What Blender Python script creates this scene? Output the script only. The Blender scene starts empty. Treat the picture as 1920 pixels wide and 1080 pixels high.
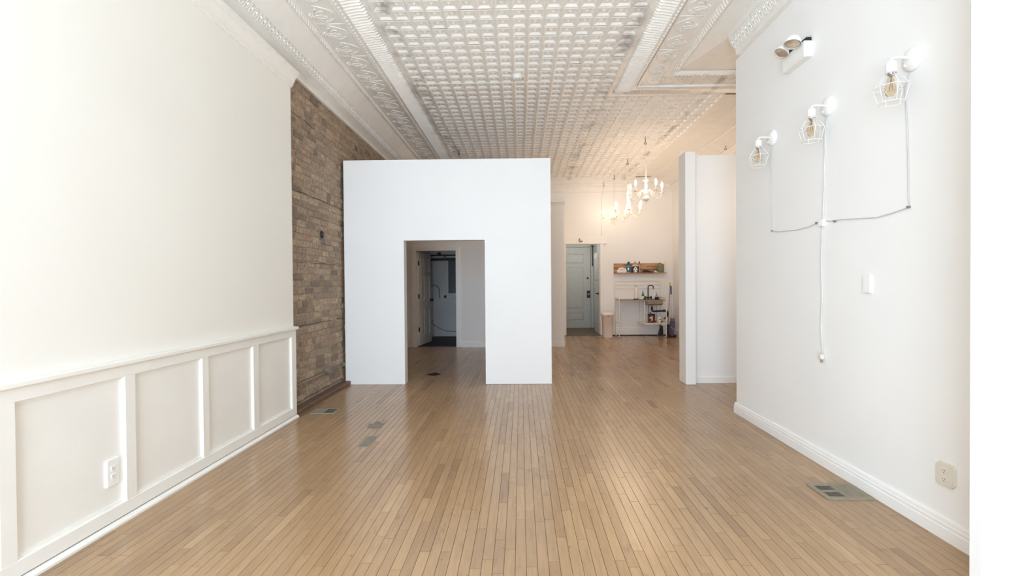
import bpy, bmesh, math, random
from mathutils import Vector, Matrix
random.seed(7)
PI = math.pi
SC = bpy.context.scene
COL = SC.collection

# ------------------------------------------------------------------ camera
F_PX = 877.0
YAW, PITCH, ROLL = (math.radians(a) for a in (-1.078, -0.661, 0.440))
def cam_dir(x, y, z):
    c, s = math.cos(PITCH), math.sin(PITCH); y, z = c*y - s*z, s*y + c*z
    c, s = math.cos(YAW), math.sin(YAW); x, y = c*x + s*y, -s*x + c*y
    return Vector((x, y, z))
cr, sr = math.cos(ROLL), math.sin(ROLL)
v_right, v_up, v_fwd = cam_dir(cr, 0, -sr), cam_dir(sr, 0, cr), cam_dir(0, 1, 0)
cd = bpy.data.cameras.new('camera'); cam = bpy.data.objects.new('camera', cd); COL.objects.link(cam)
m3 = Matrix((v_right, v_up, -v_fwd)).transposed()
cam.matrix_world = Matrix.Translation((0, 0, 1.28)) @ m3.to_4x4()
cd.sensor_width = 36.0; cd.lens = F_PX/1920*36.0; cd.clip_start = 0.05
SC.camera = cam

# ------------------------------------------------------------------ light and exposure
SC.view_settings.view_transform = 'Standard'; SC.view_settings.look = 'None'
SC.view_settings.gamma = 1.0; SC.view_settings.use_curve_mapping = False
SC.view_settings.exposure = -0.10
W = bpy.data.worlds.new('sky'); SC.world = W; W.use_nodes = True
W.node_tree.nodes['Background'].inputs[0].default_value = (0.74, 0.90, 1.06, 1)
W.node_tree.nodes['Background'].inputs[1].default_value = 1.8
def area(name, loc, rot, sx, sy, power, col):
    l = bpy.data.lights.new(name, 'AREA'); l.shape = 'RECTANGLE'; l.size = sx; l.size_y = sy
    l.energy = power; l.color = col
    o = bpy.data.objects.new(name, l); o.location = loc; o.rotation_euler = rot; COL.objects.link(o); return o
# daylight through the storefront window behind the camera
area('storefront_daylight', (-0.875, -2.55, 1.9), (PI/2, 0, 0), 2.35, 3.0, 138, (0.57, 0.92, 1.33))
# added upward fill that brightens the ceiling, standing in for pavement bounce
area('ceiling_fill', (-0.875, -2.5, 0.55), (PI/2+math.radians(48), 0, 0), 2.35, 0.8, 205, (0.93, 0.96, 0.99))
BULB_POWER = 150.0
SC.cycles.use_denoising = True
SC.cycles.max_bounces = 12; SC.cycles.diffuse_bounces = 8
SC.cycles.sample_clamp_indirect = 8.0
SC.cycles.caustics_reflective = False; SC.cycles.caustics_refractive = False

# ------------------------------------------------------------------ materials
def lin(r, g, b):
    f = lambda c: ((c/255+0.055)/1.055)**2.4 if c > 10 else c/255/12.92
    return (f(r), f(g), f(b), 1.0)
class NT:
    def __init__(s, name):
        s.m = bpy.data.materials.new(name); s.m.use_nodes = True; s.t = s.m.node_tree
        s.b = s.t.nodes['Principled BSDF']
    def n(s, typ, **kw):
        x = s.t.nodes.new(typ)
        for k, v in kw.items():
            if k.startswith('i_'):
                key = k[2:]; key = int(key) if key.isdigit() else key.replace('_', ' ')
                x.inputs[key].default_value = v
            else: setattr(x, k, v)
        return x
    def l(s, a, b): s.t.links.new(a, b)
    def ramp(s, fac, stops):
        r = s.n('ShaderNodeValToRGB'); s.l(fac, r.inputs[0]); e = r.color_ramp.elements
        while len(e) < len(stops): e.new(0.5)
        for x, (p, c) in zip(e, stops): x.position = p; x.color = c
        return r.outputs[0]
    def mix(s, fac, a, b, mode='MIX'):
        x = s.n('ShaderNodeMix', data_type='RGBA', blend_type=mode)
        for sock, v in ((x.inputs[0], fac), (x.inputs[6], a), (x.inputs[7], b)):
            if hasattr(v, 'node'): s.l(v, sock)
            else: sock.default_value = v
        return x.outputs[2]
    def math(s, op, a, b=0.0, c=None):
        x = s.n('ShaderNodeMath', operation=op)
        for i, v in enumerate((a, b, c)):
            if v is None: continue
            if hasattr(v, 'node'): s.l(v, x.inputs[i])
            else: x.inputs[i].default_value = v
        return x.outputs[0]
    def noise(s, scale, detail=3, rough=0.5, vec=None):
        x = s.n('ShaderNodeTexNoise'); x.inputs['Scale'].default_value = scale
        x.inputs['Detail'].default_value = detail; x.inputs['Roughness'].default_value = rough
        if vec is not None: s.l(vec, x.inputs['Vector'])
        return x.outputs['Fac']
    def bump(s, h, strength=0.2, dist=0.002):
        x = s.n('ShaderNodeBump'); x.inputs['Strength'].default_value = strength; x.inputs['Distance'].default_value = dist
        s.l(h, x.inputs['Height']); s.l(x.outputs[0], s.b.inputs['Normal'])
    def pos(s): return s.n('ShaderNodeNewGeometry').outputs['Position']
    def scaled(s, vec, sc):
        x = s.n('ShaderNodeVectorMath', operation='MULTIPLY'); s.l(vec, x.inputs[0]); x.inputs[1].default_value = sc; return x.outputs[0]

def paint(name, rgb, rough=0.55, var=0.03, scale=3.0, bump=0.05, metallic=0.0, bscale=180):
    t = NT(name); c = lin(*rgb)
    a = tuple(x*(1-var) for x in c[:3])+(1,); b = tuple(min(1, x*(1+var)) for x in c[:3])+(1,)
    p = t.pos()
    col = t.ramp(t.noise(scale, 4, vec=p), [(0.35, a), (0.65, b)])
    t.l(col, t.b.inputs['Base Color']); t.b.inputs['Roughness'].default_value = rough
    t.b.inputs['Metallic'].default_value = metallic
    if bump: t.bump(t.noise(bscale, 2, vec=p), bump, 0.001)
    return t.m
M = {}
M['white'] = paint('white_wall_paint', (243, 242, 240), 0.6, 0.012, 1.2, 0.06)
M['trimw'] = paint('white_trim_paint', (243, 241, 238), 0.38, 0.015, 4, 0.03)
M['ivoryw'] = paint('ivory_wall_paint', (242, 239, 231), 0.6, 0.012, 1.2, 0.06)
M['ivoryt'] = paint('ivory_trim_paint', (241, 238, 231), 0.4, 0.015, 4, 0.03)
M['plastic'] = paint('white_plastic', (243, 242, 238), 0.35, 0.01, 6, 0)
M['ivory'] = paint('ivory_plastic', (226, 219, 206), 0.4, 0.01, 6, 0)
M['slot'] = paint('dark_slot', (70, 62, 56), 0.6, 0.05, 20, 0)
M['shadowgap'] = paint('gap_shade', (120, 112, 104), 0.9, 0.1, 20, 0)  # shade of the gap above the wainscot shoe, put into the colour
M['wire'] = paint('white_wire', (245, 244, 240), 0.4, 0.01, 6, 0)
M['cord'] = paint('pale_cord', (214, 211, 205), 0.5, 0.03, 30, 0)
M['greycord'] = paint('grey_cord', (206, 203, 198), 0.5, 0.05, 30, 0)
M['chrome'] = paint('chrome', (225, 225, 225), 0.12, 0.02, 10, 0, 1.0)
M['steel'] = paint('brushed_steel', (176, 168, 158), 0.34, 0.06, 40, 0.05, 1.0)
M['iron'] = paint('dark_iron', (62, 58, 55), 0.5, 0.1, 30, 0.1, 0.6)
M['black'] = paint('black_plastic', (34, 34, 36), 0.4, 0.1, 20, 0)
M['registermetal'] = paint('register_metal', (150, 140, 122), 0.75, 0.08, 30, 0.06, 0.0)
M['void'] = paint('duct_dark', (20, 19, 18), 0.9, 0.05, 10, 0)
M['patch'] = paint('grey_patch_metal', (134, 129, 117), 0.8, 0.09, 25, 0.1, 0.0)
M['conduit'] = paint('painted_conduit', (132, 122, 108), 0.55, 0.12, 30, 0.1)
M['board'] = paint('brown_board', (110, 84, 68), 0.6, 0.14, 9, 0.2)
M['greydoor'] = paint('grey_door_paint', (196, 197, 192), 0.5, 0.03, 8, 0.06)
M['olddoor'] = paint('worn_white_door', (205, 206, 203), 0.5, 0.05, 14, 0.1)
M['threshold'] = paint('old_threshold', (108, 98, 88), 0.7, 0.15, 12, 0.2)
M['pane'] = paint('painted_over_pane', (98, 106, 112), 0.25, 0.08, 4, 0.0)
M['canplastic'] = paint('bin_plastic', (236, 222, 210), 0.4, 0.01, 6, 0)
M['butcher'] = None
M['brownedge'] = paint('worktop_edge', (158, 138, 116), 0.5, 0.08, 15, 0)
M['teal'] = paint('teal_plastic', (38, 116, 140), 0.4, 0.06, 30, 0)
M['tealdark'] = paint('teal_lid', (22, 72, 88), 0.4, 0.05, 30, 0)
M['paper'] = paint('paper', (238, 228, 218), 0.8, 0.03, 30, 0.1)
M['blackbag'] = paint('black_film', (44, 42, 44), 0.35, 0.15, 25, 0.1)
M['clearbag'] = paint('pale_film', (206, 190, 172), 0.35, 0.08, 40, 0.1)
M['wood_red'] = paint('reddish_plastic', (150, 88, 66), 0.45, 0.06, 20, 0)
M['clearp'] = paint('clear_bottle', (188, 160, 136), 0.2, 0.05, 20, 0)
M['cloth'] = paint('dark_cloth', (64, 57, 54), 0.9, 0.2, 40, 0.3)
M['greencan'] = paint('green_enamel', (112, 122, 92), 0.45, 0.06, 20, 0)
M['cream'] = paint('cream_plastic', (246, 234, 212), 0.4, 0.02, 10, 0)
M['soap'] = paint('green_soap_bottle', (38, 130, 92), 0.25, 0.06, 20, 0)
M['redcan'] = paint('dark_red_tin', (108, 46, 46), 0.35, 0.08, 30, 0)
M['purple'] = paint('purple_plastic', (98, 82, 128), 0.4, 0.08, 20, 0)
M['yellow'] = paint('yellow_plastic', (206, 204, 110), 0.5, 0.05, 20, 0)
M['mopgrey'] = paint('grey_mop_pole', (140, 138, 142), 0.4, 0.05, 20, 0, 0.3)
M['mophead'] = paint('pale_handle', (216, 206, 200), 0.4, 0.05, 20, 0)
M['pad'] = paint('brown_pad', (142, 112, 98), 0.8, 0.1, 30, 0)
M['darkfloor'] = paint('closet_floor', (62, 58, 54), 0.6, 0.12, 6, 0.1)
M['rail'] = paint('white_tube_steel', (240, 232, 222), 0.35, 0.01, 8, 0)
M['pipew'] = paint('dull_pipe', (116, 112, 106), 0.5, 0.1, 20, 0.05, 0.2)
M['chand'] = paint('cream_chandelier_enamel', (244, 236, 222), 0.35, 0.02, 10, 0)
M['lens'] = paint('lamp_reflector', (214, 198, 178), 0.22, 0.12, 45, 0.5, 0.6, 90)

def tin_mat():
    t = NT('painted_pressed_tin'); p = t.pos()
    base = t.ramp(t.noise(7, 4, vec=p), [(0.3, lin(238, 235, 228)), (0.7, lin(244, 241, 236))])
    # soot along the two joints of the old sheets
    sep = t.n('ShaderNodeSeparateXYZ'); t.l(p, sep.inputs[0])
    def band(x, w): return t.math('SUBTRACT', 1.0, t.math('MINIMUM', 1.0, t.math('DIVIDE', t.math('ABSOLUTE', t.math('SUBTRACT', sep.outputs[0], x)), w)))
    zn = t.math('GREATER_THAN', sep.outputs[2], 3.66)
    n1 = t.noise(2.6, 5, 0.65, vec=t.scaled(p, (1.6, 1.0, 0.2)))
    blot = t.ramp(n1, [(0.47, (0, 0, 0, 1)), (0.66, (1, 1, 1, 1))])
    b = t.math('MAXIMUM', t.math('MULTIPLY', band(-1.22, 0.2), 1.0), t.math('MULTIPLY', band(1.1, 0.16), 0.85))
    b = t.math('MAXIMUM', b, t.math('MULTIPLY', band(2.41, 0.07), 1.25))
    fac = t.math('MULTIPLY', t.math('MULTIPLY', b, blot), zn)
    fac = t.math('MINIMUM', t.math('MULTIPLY', fac, 0.85), 0.6)
    col = t.mix(fac, base, lin(128, 124, 120))
    t.l(col, t.b.inputs['Base Color']); t.b.inputs['Roughness'].default_value = 0.42
    t.bump(t.noise(60, 2, vec=p), 0.12, 0.002)
    return t.m
M['tin'] = tin_mat()

def tone_fac(t):
    a = t.n('ShaderNodeAttribute', attribute_name='tone').outputs['Fac']
    o = t.n('ShaderNodeObjectInfo').outputs['Random']
    return a, o
def wood_mat():
    t = NT('worn_maple_floor'); p = t.pos(); a, o = tone_fac(t)
    off = t.n('ShaderNodeVectorMath', operation='ADD'); t.l(p, off.inputs[0])
    cmb = t.n('ShaderNodeCombineXYZ'); t.l(t.math('MULTIPLY', a, 31.0), cmb.inputs[0]); t.l(t.math('MULTIPLY', a, 17.0), cmb.inputs[1]); t.l(cmb.outputs[0], off.inputs[1])
    g = t.noise(1.0, 5, 0.6, vec=t.scaled(off.outputs[0], (60, 5, 1)))
    base = t.ramp(a, [(0.0, lin(148, 117, 88)), (0.12, lin(164, 132, 99)), (0.5, lin(177, 144, 108)), (0.9, lin(187, 154, 117)), (1.0, lin(198, 168, 128))])
    grain = t.ramp(g, [(0.3, (0.86, 0.84, 0.82, 1)), (0.6, (1.02, 1.02, 1.02, 1))])
    col = t.mix(1.0, base, grain, 'MULTIPLY')
    # walked-in grime in broad patches and dark scuffs
    w = t.noise(0.8, 2, 0.5, vec=p)
    col = t.mix(t.ramp(w, [(0.42, (0, 0, 0, 1)), (0.75, (0.34, 0.34, 0.34, 1))]), col, lin(128, 104, 84))
    s = t.noise(5.0, 5, 0.7, vec=t.scaled(off.outputs[0], (2.0, 0.8, 1)))
    col = t.mix(t.ramp(s, [(0.57, (0, 0, 0, 1)), (0.78, (0.6, 0.6, 0.6, 1))]), col, lin(112, 88, 70))
    v = t.noise(38.0, 1, 0.5, vec=p)
    col = t.mix(t.ramp(v, [(0.765, (0, 0, 0, 1)), (0.80, (0.6, 0.6, 0.6, 1))]), col, lin(78, 60, 50))
    t.l(col, t.b.inputs['Base Color'])
    r = t.ramp(t.noise(2.5, 2, vec=off.outputs[0]), [(0.3, (0.16, 0.16, 0.16, 1)), (0.7, (0.25, 0.25, 0.25, 1))])
    t.l(r, t.b.inputs['Roughness']); t.b.inputs['Specular IOR Level'].default_value = 0.5
    return t.m
M['wood'] = wood_mat()
M['subfloor'] = paint('subfloor_dirt', (66, 52, 42), 0.9, 0.1, 10, 0)

def brick_mat():
    t = NT('old_common_brick'); p = t.pos(); a, o = tone_fac(t)
    f = t.math('FRACT', t.math('ADD', a, o))
    base = t.ramp(f, [(0.0, lin(134, 118, 104)), (0.15, lin(162, 143, 124)), (0.5, lin(184, 162, 138)), (0.78, lin(200, 177, 149)), (0.9, lin(178, 151, 130)), (1.0, lin(188, 156, 132))])
    n = t.noise(26, 5, 0.7, vec=p)
    col = t.mix(t.ramp(n, [(0.35, (0.62, 0.62, 0.62, 1)), (0.6, (0, 0, 0, 1))]), base, lin(108, 95, 84))
    n2 = t.noise(11, 4, 0.6, vec=p)
    col = t.mix(t.ramp(n2, [(0.58, (0, 0, 0, 1)), (0.75, (0.55, 0.55, 0.55, 1))]), col, lin(158, 144, 128))
    t.l(col, t.b.inputs['Base Color']); t.b.inputs['Roughness'].default_value = 0.85
    t.bump(t.math('ADD', t.noise(55, 4, 0.7, vec=p), t.math('MULTIPLY', t.noise(19, 3, 0.6, vec=p), 1.6)), 0.85, 0.009)
    return t.m
M['brick'] = brick_mat()
M['mortar'] = paint('lime_mortar', (166, 151, 133), 0.95, 0.22, 30, 0.8, 0, 60)

def butcher_mat():
    t = NT('butcher_block'); p = t.pos()
    b = t.n('ShaderNodeTexBrick'); b.offset = 0.37; b.squash = 1.0
    sw = t.n('ShaderNodeCombineXYZ'); sp = t.n('ShaderNodeSeparateXYZ'); t.l(p, sp.inputs[0]); t.l(sp.outputs[0], sw.inputs[0]); t.l(sp.outputs[2], sw.inputs[1])
    t.l(sw.outputs[0], b.inputs['Vector'])
    b.inputs['Color1'].default_value = lin(136, 92, 66); b.inputs['Color2'].default_value = lin(212, 168, 124); b.inputs['Mortar'].default_value = lin(120, 82, 60)
    b.inputs['Scale'].default_value = 1.0; b.inputs['Brick Width'].default_value = 0.23; b.inputs['Row Height'].default_value = 0.036
    b.inputs['Mortar Size'].default_value = 0.0006; b.inputs['Bias'].default_value = -0.15
    t.l(b.outputs[0], t.b.inputs['Base Color']); t.b.inputs['Roughness'].default_value = 0.5
    return t.m
M['butcher'] = butcher_mat()

def glass_mat(name, col, rough=0.03):
    t = NT(name); t.b.inputs['Base Color'].default_value = col; t.b.inputs['Roughness'].default_value = rough
    t.b.inputs['Transmission Weight'].default_value = 1.0; t.b.inputs['IOR'].default_value = 1.2
    return t.m
M['amber'] = glass_mat('amber_glass', (0.93, 0.78, 0.58, 1))
M['glass'] = glass_mat('clear_glass', (0.86, 0.9, 0.9, 1))
def glow_mat():
    t = NT('lit_candle_bulb'); t.b.inputs['Base Color'].default_value = (1, 0.9, 0.75, 1)
    t.b.inputs['Emission Color'].default_value = (1.0, 0.775, 0.575, 1); t.b.inputs['Emission Strength'].default_value = BULB_POWER
    return t.m
M['glow'] = glow_mat()
M['glow_low'] = M['glow'].copy(); M['glow_low'].name = 'lit_candle_bulb_low'; M['glow_low'].node_tree.nodes['Principled BSDF'].inputs['Emission Strength'].default_value = 60.0

# ------------------------------------------------------------------ mesh helpers
class MB:
    def __init__(s): s.v = []; s.f = []; s.t = []; s.tone = 0.0; s.smooth = []; s.sm = False
    def add(s, vs, fs):
        k = len(s.v); s.v += [tuple(p) for p in vs]
        for f in fs: s.f.append(tuple(i+k for i in f)); s.t.append(s.tone); s.smooth.append(s.sm)
        return s
    def box(s, x0, x1, y0, y1, z0, z1):
        return s.add([(x0,y0,z0),(x1,y0,z0),(x1,y1,z0),(x0,y1,z0),(x0,y0,z1),(x1,y0,z1),(x1,y1,z1),(x0,y1,z1)],
              [(0,3,2,1),(4,5,6,7),(0,1,5,4),(1,2,6,5),(2,3,7,6),(3,0,4,7)])
    def bbox(s, x0, x1, y0, y1, z0, z1, b=0.003):
        # box with chamfered edges
        X=(x0,x1); Y=(y0,y1); Z=(z0,z1); vs=[]; idx={}
        for i in (0,1):
            for j in (0,1):
                for k in (0,1):
                    sx,sy,sz=(b,-b)[i],(b,-b)[j],(b,-b)[k]
                    for a,p in enumerate(((X[i],Y[j]+sy,Z[k]+sz),(X[i]+sx,Y[j],Z[k]+sz),(X[i]+sx,Y[j]+sy,Z[k]))):
                        idx[(i,j,k,a)]=len(vs); vs.append(p)
        I=lambda i,j,k,a: idx[(i,j,k,a)]
        fs=[]
        for i in (0,1):
            q=[I(i,0,0,0),I(i,1,0,0),I(i,1,1,0),I(i,0,1,0)]; fs.append(q if i else q[::-1])
            q=[I(0,i,0,1),I(0,i,1,1),I(1,i,1,1),I(1,i,0,1)]; fs.append(q if i else q[::-1])
            q=[I(0,0,i,2),I(1,0,i,2),I(1,1,i,2),I(0,1,i,2)]; fs.append(q if i else q[::-1])
        for j in (0,1):
            for k in (0,1):
                q=[I(0,j,k,1),I(1,j,k,1),I(1,j,k,2),I(0,j,k,2)]; fs.append(q if (j==0)==(k==1) else q[::-1])
                q=[I(j,0,k,0),I(j,1,k,0),I(j,1,k,2),I(j,0,k,2)]; fs.append(q if (j==1)==(k==1) else q[::-1])
                q=[I(j,k,0,0),I(j,k,1,0),I(j,k,1,1),I(j,k,0,1)]; fs.append(q if (j==0)==(k==1) else q[::-1])
        for i in (0,1):
            for j in (0,1):
                for k in (0,1):
                    q=[I(i,j,k,0),I(i,j,k,1),I(i,j,k,2)]; fs.append(q if (i+j+k)%2 else q[::-1])
        return s.add(vs, fs)
    def prism(s, poly, axis, a, b):
        # poly: list of 2D points; axis 'x': (y,z) ; 'y': (x,z); 'z': (x,y)
        mk={'x':lambda p,t:(t,p[0],p[1]),'y':lambda p,t:(p[0],t,p[1]),'z':lambda p,t:(p[0],p[1],t)}[axis]
        n=len(poly); vs=[mk(p,a) for p in poly]+[mk(p,b) for p in poly]
        fs=[tuple(range(n))[::-1],tuple(range(n,2*n))]+[(i,(i+1)%n,n+(i+1)%n,n+i) for i in range(n)]
        return s.add(vs, fs)
    def tube(s, pts, r, seg=6, cap=True, closed=False):
        pts=[Vector(p) for p in pts]; n=len(pts); rs=r if isinstance(r,(list,tuple)) else [r]*n
        vs=[]; fs=[]; up=None
        for i,p in enumerate(pts):
            if closed: d=(pts[(i+1)%n]-pts[i-1])
            else: d=(pts[min(i+1,n-1)]-pts[max(i-1,0)])
            d=d.normalized() if d.length>1e-9 else Vector((0,0,1))
            if up is None:
                up=Vector((0,0,1)) if abs(d.z)<0.9 else Vector((1,0,0))
            u=(up-d*up.dot(d))
            if u.length<1e-6: u=d.orthogonal()
            u.normalize(); w=d.cross(u); up=u
            for k in range(seg):
                a=2*PI*k/seg; vs.append(p+u*(rs[i]*math.cos(a))+w*(rs[i]*math.sin(a)))
        m=n if closed else n-1
        for i in range(m):
            for k in range(seg):
                a=i*seg+k; b=i*seg+(k+1)%seg; c=((i+1)%n)*seg+(k+1)%seg; d=((i+1)%n)*seg+k
                fs.append((a,b,c,d))
        if cap and not closed: fs+= [tuple(range(seg))[::-1], tuple(range((n-1)*seg,n*seg))]
        o=s.sm; s.sm=True; s.add(vs,fs); s.sm=o; return s
    def lathe(s, prof, c=(0,0,0), seg=16, axis='z', smooth=True, cap=True):
        # prof: (r, h) list
        vs=[]; fs=[]; n=len(prof)
        for r,h in prof:
            for k in range(seg):
                a=2*PI*k/seg; x,y=r*math.cos(a),r*math.sin(a)
                p={'z':(x,y,h),'y':(x,h,-y),'x':(h,x,y)}[axis]
                vs.append((c[0]+p[0],c[1]+p[1],c[2]+p[2]))
        for i in range(n-1):
            for k in range(seg):
                fs.append((i*seg+k,i*seg+(k+1)%seg,(i+1)*seg+(k+1)%seg,(i+1)*seg+k))
        if cap: fs+=[tuple(range(seg))[::-1],tuple(range((n-1)*seg,n*seg))]
        o=s.sm; s.sm=smooth; s.add(vs,fs); s.sm=o; return s
    def ball(s, c, rx, ry=None, rz=None, seg=12, rings=7):
        ry=ry or rx; rz=rz or rx; vs=[]; fs=[]
        for i in range(rings+1):
            t=PI*i/rings
            for k in range(seg):
                a=2*PI*k/seg; vs.append((c[0]+rx*math.sin(t)*math.cos(a),c[1]+ry*math.sin(t)*math.sin(a),c[2]+rz*math.cos(t)))
        for i in range(rings):
            for k in range(seg): fs.append((i*seg+k,(i+1)*seg+k,(i+1)*seg+(k+1)%seg,i*seg+(k+1)%seg))
        o=s.sm; s.sm=True; s.add(vs,fs); s.sm=o; return s
    def xform(s, mat, start=0):
        for i in range(start,len(s.v)): s.v[i]=tuple(mat@Vector(s.v[i]))
        return s
    def mesh(s, name, mat):
        me=bpy.data.meshes.new(name); me.from_pydata(s.v,[],s.f)
        me.polygons.foreach_set('use_smooth', s.smooth)
        if any(s.t):
            at=me.attributes.new('tone','FLOAT','FACE'); at.data.foreach_set('value', s.t)
        me.materials.append(M[mat] if isinstance(mat,str) else mat); me.update(); return me
    def build(s, name, mat, parent=None):
        return link(name, s.mesh(name, mat), parent)
def link(name, me, parent=None):
    o=bpy.data.objects.new(name, me); COL.objects.link(o)
    if parent is not None: o.parent=parent
    return o
def tag(o, label, cat, group=None, kind=None):
    o['label']=label; o['category']=cat
    if group: o['group']=group
    if kind: o['kind']=kind
    return o
def thing(name, loc, label, cat, group=None, rz=0):
    o=bpy.data.objects.new(name, None); COL.objects.link(o); o.location=loc; o.rotation_euler=(0,0,rz); o.empty_display_size=0.1
    return tag(o, label, cat, group)
def struct(o, label, cat): return tag(o, label, cat, None, 'structure')
def spline(pts, n=6):
    P=[Vector(p) for p in pts]; out=[]
    for i in range(len(P)-1):
        a=P[max(i-1,0)]; b=P[i]; c=P[i+1]; d=P[min(i+2,len(P)-1)]
        for k in range(n):
            t=k/n; out.append(0.5*((2*b)+(c-a)*t+(2*a-5*b+4*c-d)*t*t+(3*b-a-3*c+d)*t**3))
    out.append(P[-1]); return out
def dup_tree(o, loc, rz=None):
    c=o.copy(); COL.objects.link(c); c.location=loc
    if rz is not None: c.rotation_euler=(0,0,rz)
    for ch in list(o.children):
        d=ch.copy(); COL.objects.link(d); d.parent=c
        for g in list(ch.children):
            e=g.copy(); COL.objects.link(e); e.parent=d
    return c
def nearness(x, y, z):
    return 1.0/max(0.3, math.sqrt(x*x+y*y+(z-1.28)**2))**2

# ------------------------------------------------------------------ dimensions
XL = -2.187          # furred white wall, left
XB = -2.27           # brick wall
XR = 2.085           # near white wall, right
XRB = 3.62           # building wall, right rear
YB = 11.2            # rear wall
YF = -2.6            # storefront
YE = 4.45            # end of furred wall
YP = 5.887           # white partition
YC = 9.30            # closet front
HC = 3.70            # ceiling field

# ------------------------------------------------------------------ floor
fb = MB().box(-2.45, 3.75, YF, 13.2, -0.12, -0.0022)
floor = struct(fb.build('floor', 'subfloor'), 'narrow strip maple floor with worn varnish running to the rear wall', 'floor')
PW = 0.0508
def plank_mesh(mb, x0, x1, y0, y1, dz):
    g = 0.0008; b = 0.0009; x0 += g; x1 -= g; y0 += 0.0013; y1 -= 0.0013
    z = dz; zb = -0.012
    mb.add([(x0,y0,zb),(x1,y0,zb),(x1,y1,zb),(x0,y1,zb),(x0,y0,z-b),(x1,y0,z-b),(x1,y1,z-b),(x0,y1,z-b),
            (x0+b,y0+.0002,z),(x1-b,y0+.0002,z),(x1-b,y1-.0002,z),(x0+b,y1-.0002,z)],
           [(0,1,5,4),(1,2,6,5),(2,3,7,6),(3,0,4,7),(4,5,9,8),(5,6,10,9),(6,7,11,10),(7,4,8,11),(8,9,10,11)])
planks = []
nx = int((3.7+2.27)/PW)+1
for i in range(nx):
    x0 = -2.27+i*PW; y = YF+random.uniform(0, 0.8)
    y1 = YF+0.02
    prev = y1
    while prev < YB+0.1:
        L = random.choice((0.26, 0.34, 0.42, 0.55, 0.7, 0.85, 1.1))*random.uniform(0.85, 1.15)
        nxt = min(prev+L, YB+0.1)
        tone = min(1.0, max(0.02, random.gauss(0.5, 0.15)))
        if random.random() < 0.03: tone = 0.08
        if random.random() < 0.015: tone = 0.92
        planks.append((x0, x0+PW, prev, nxt, random.uniform(-0.0004, 0.0), tone)); prev = nxt
def seen_area(p):
    y0 = max(p[2], 1.95); y1 = p[3]
    if y1 <= y0 or abs((p[0]+p[1])/2) > y1*1.12 or p[0] > 2.06 and p[3] < 4.6: return 0
    f = lambda y: 1/(y*y)
    return (1/y0**2-1/y1**2)
planks.sort(key=lambda p: -seen_area(p))
rest = MB()
for i, p in enumerate(planks):
    mb = MB() if i < 300 else rest
    mb.tone = p[5]; plank_mesh(mb, *p[:5])
    if i < 300: mb.build('plank', 'wood', floor)
o = rest.build('plank', 'wood', floor); o['kind'] = 'stuff'

# ------------------------------------------------------------------ walls
wl = MB().box(XB-0.02, XL, YF, YE, 0, 3.30)
wall_left = struct(wl.build('wall_left', 'ivoryw'), 'white plaster wall on the left above panelled wainscot', 'wall')
WS = -2.164
Z0, Z1 = 0.10, 0.785       # panel opening
def wpart(name, x1, y0, y1, z0, z1, b=0.004):
    MB().bbox(XL-0.004, x1, y0, y1, z0, z1, b).build(name, 'ivoryt', wains)
wains = struct(MB().box(XL-0.003, XL+0.001, YF, YE, 0.0, 0.86).build('wainscot', 'ivoryt'), 'white framed wainscot panelling along the left wall', 'wainscot')
wpart('bottom_rail', WS, YF, YE+0.004, 0.03, 0.105)
wpart('top_rail', WS, YF, YE+0.004, 0.782, 0.848)
for a, b in ((-1.0,-0.94),(-0.27,-0.21),(0.46,0.52),(1.19,1.25),(1.885,1.955),(2.507,2.578),(3.128,3.195),(3.733,3.815),(4.368,4.454)):
    wpart('stile', WS-0.001, a, b, 0.10, 0.79, 0.003)
cap = MB().prism([(XL-0.004,0.842),(WS+0.006,0.842),(WS+0.024,0.852),(WS+0.024,0.870),(WS+0.012,0.876),(XL-0.004,0.876)], 'y', YF, YE+0.012)
cap.build('cap_rail', 'ivoryt', wains)
MB().prism([(XL-0.004,0),(WS+0.02,0),(WS+0.02,0.012),(WS+0.004,0.026),(XL-0.004,0.026)], 'y', YF, YE+0.004).build('shoe_moulding', 'ivoryt', wains)
MB().box(XL-0.004, WS-0.006, YF, YE, 0.024, 0.034).build('joint', 'shadowgap', wains)
# inner panel beads
for (a, b) in ((1.955,2.507),(2.578,3.128),(3.195,3.733),(3.815,4.368)):
    e = MB(); t = 0.012
    for (y0,y1,z0,z1) in ((a,b,0.105,0.105+t),(a,b,0.782-t,0.782)):
        e.prism([(y0,z0),(y1,z0),(y1,z1),(y0,z1)], 'x', XL-0.002, XL+0.009)
    e.build('panel_bead', 'ivoryt', wains)

# crown on the furred wall
def crown(prof, y0, y1, name, mat, label, cat='moulding'):
    return struct(MB().prism(prof, 'y', y0, y1).build(name, mat), label, cat)
crown([(XL-0.01,3.165),(XL+0.010,3.165),(XL+0.014,3.180),(XL+0.024,3.186),(XL+0.026,3.205),(XL+0.034,3.212),(XL+0.040,3.232),(XL+0.054,3.252),(XL+0.072,3.264),(XL+0.074,3.276),(XL+0.084,3.280),(XL+0.084,3.30),(XL-0.01,3.30)],
      YF, YE+0.012, 'trim_1', 'ivoryt', 'white crown moulding capping the left plaster wall')

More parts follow.
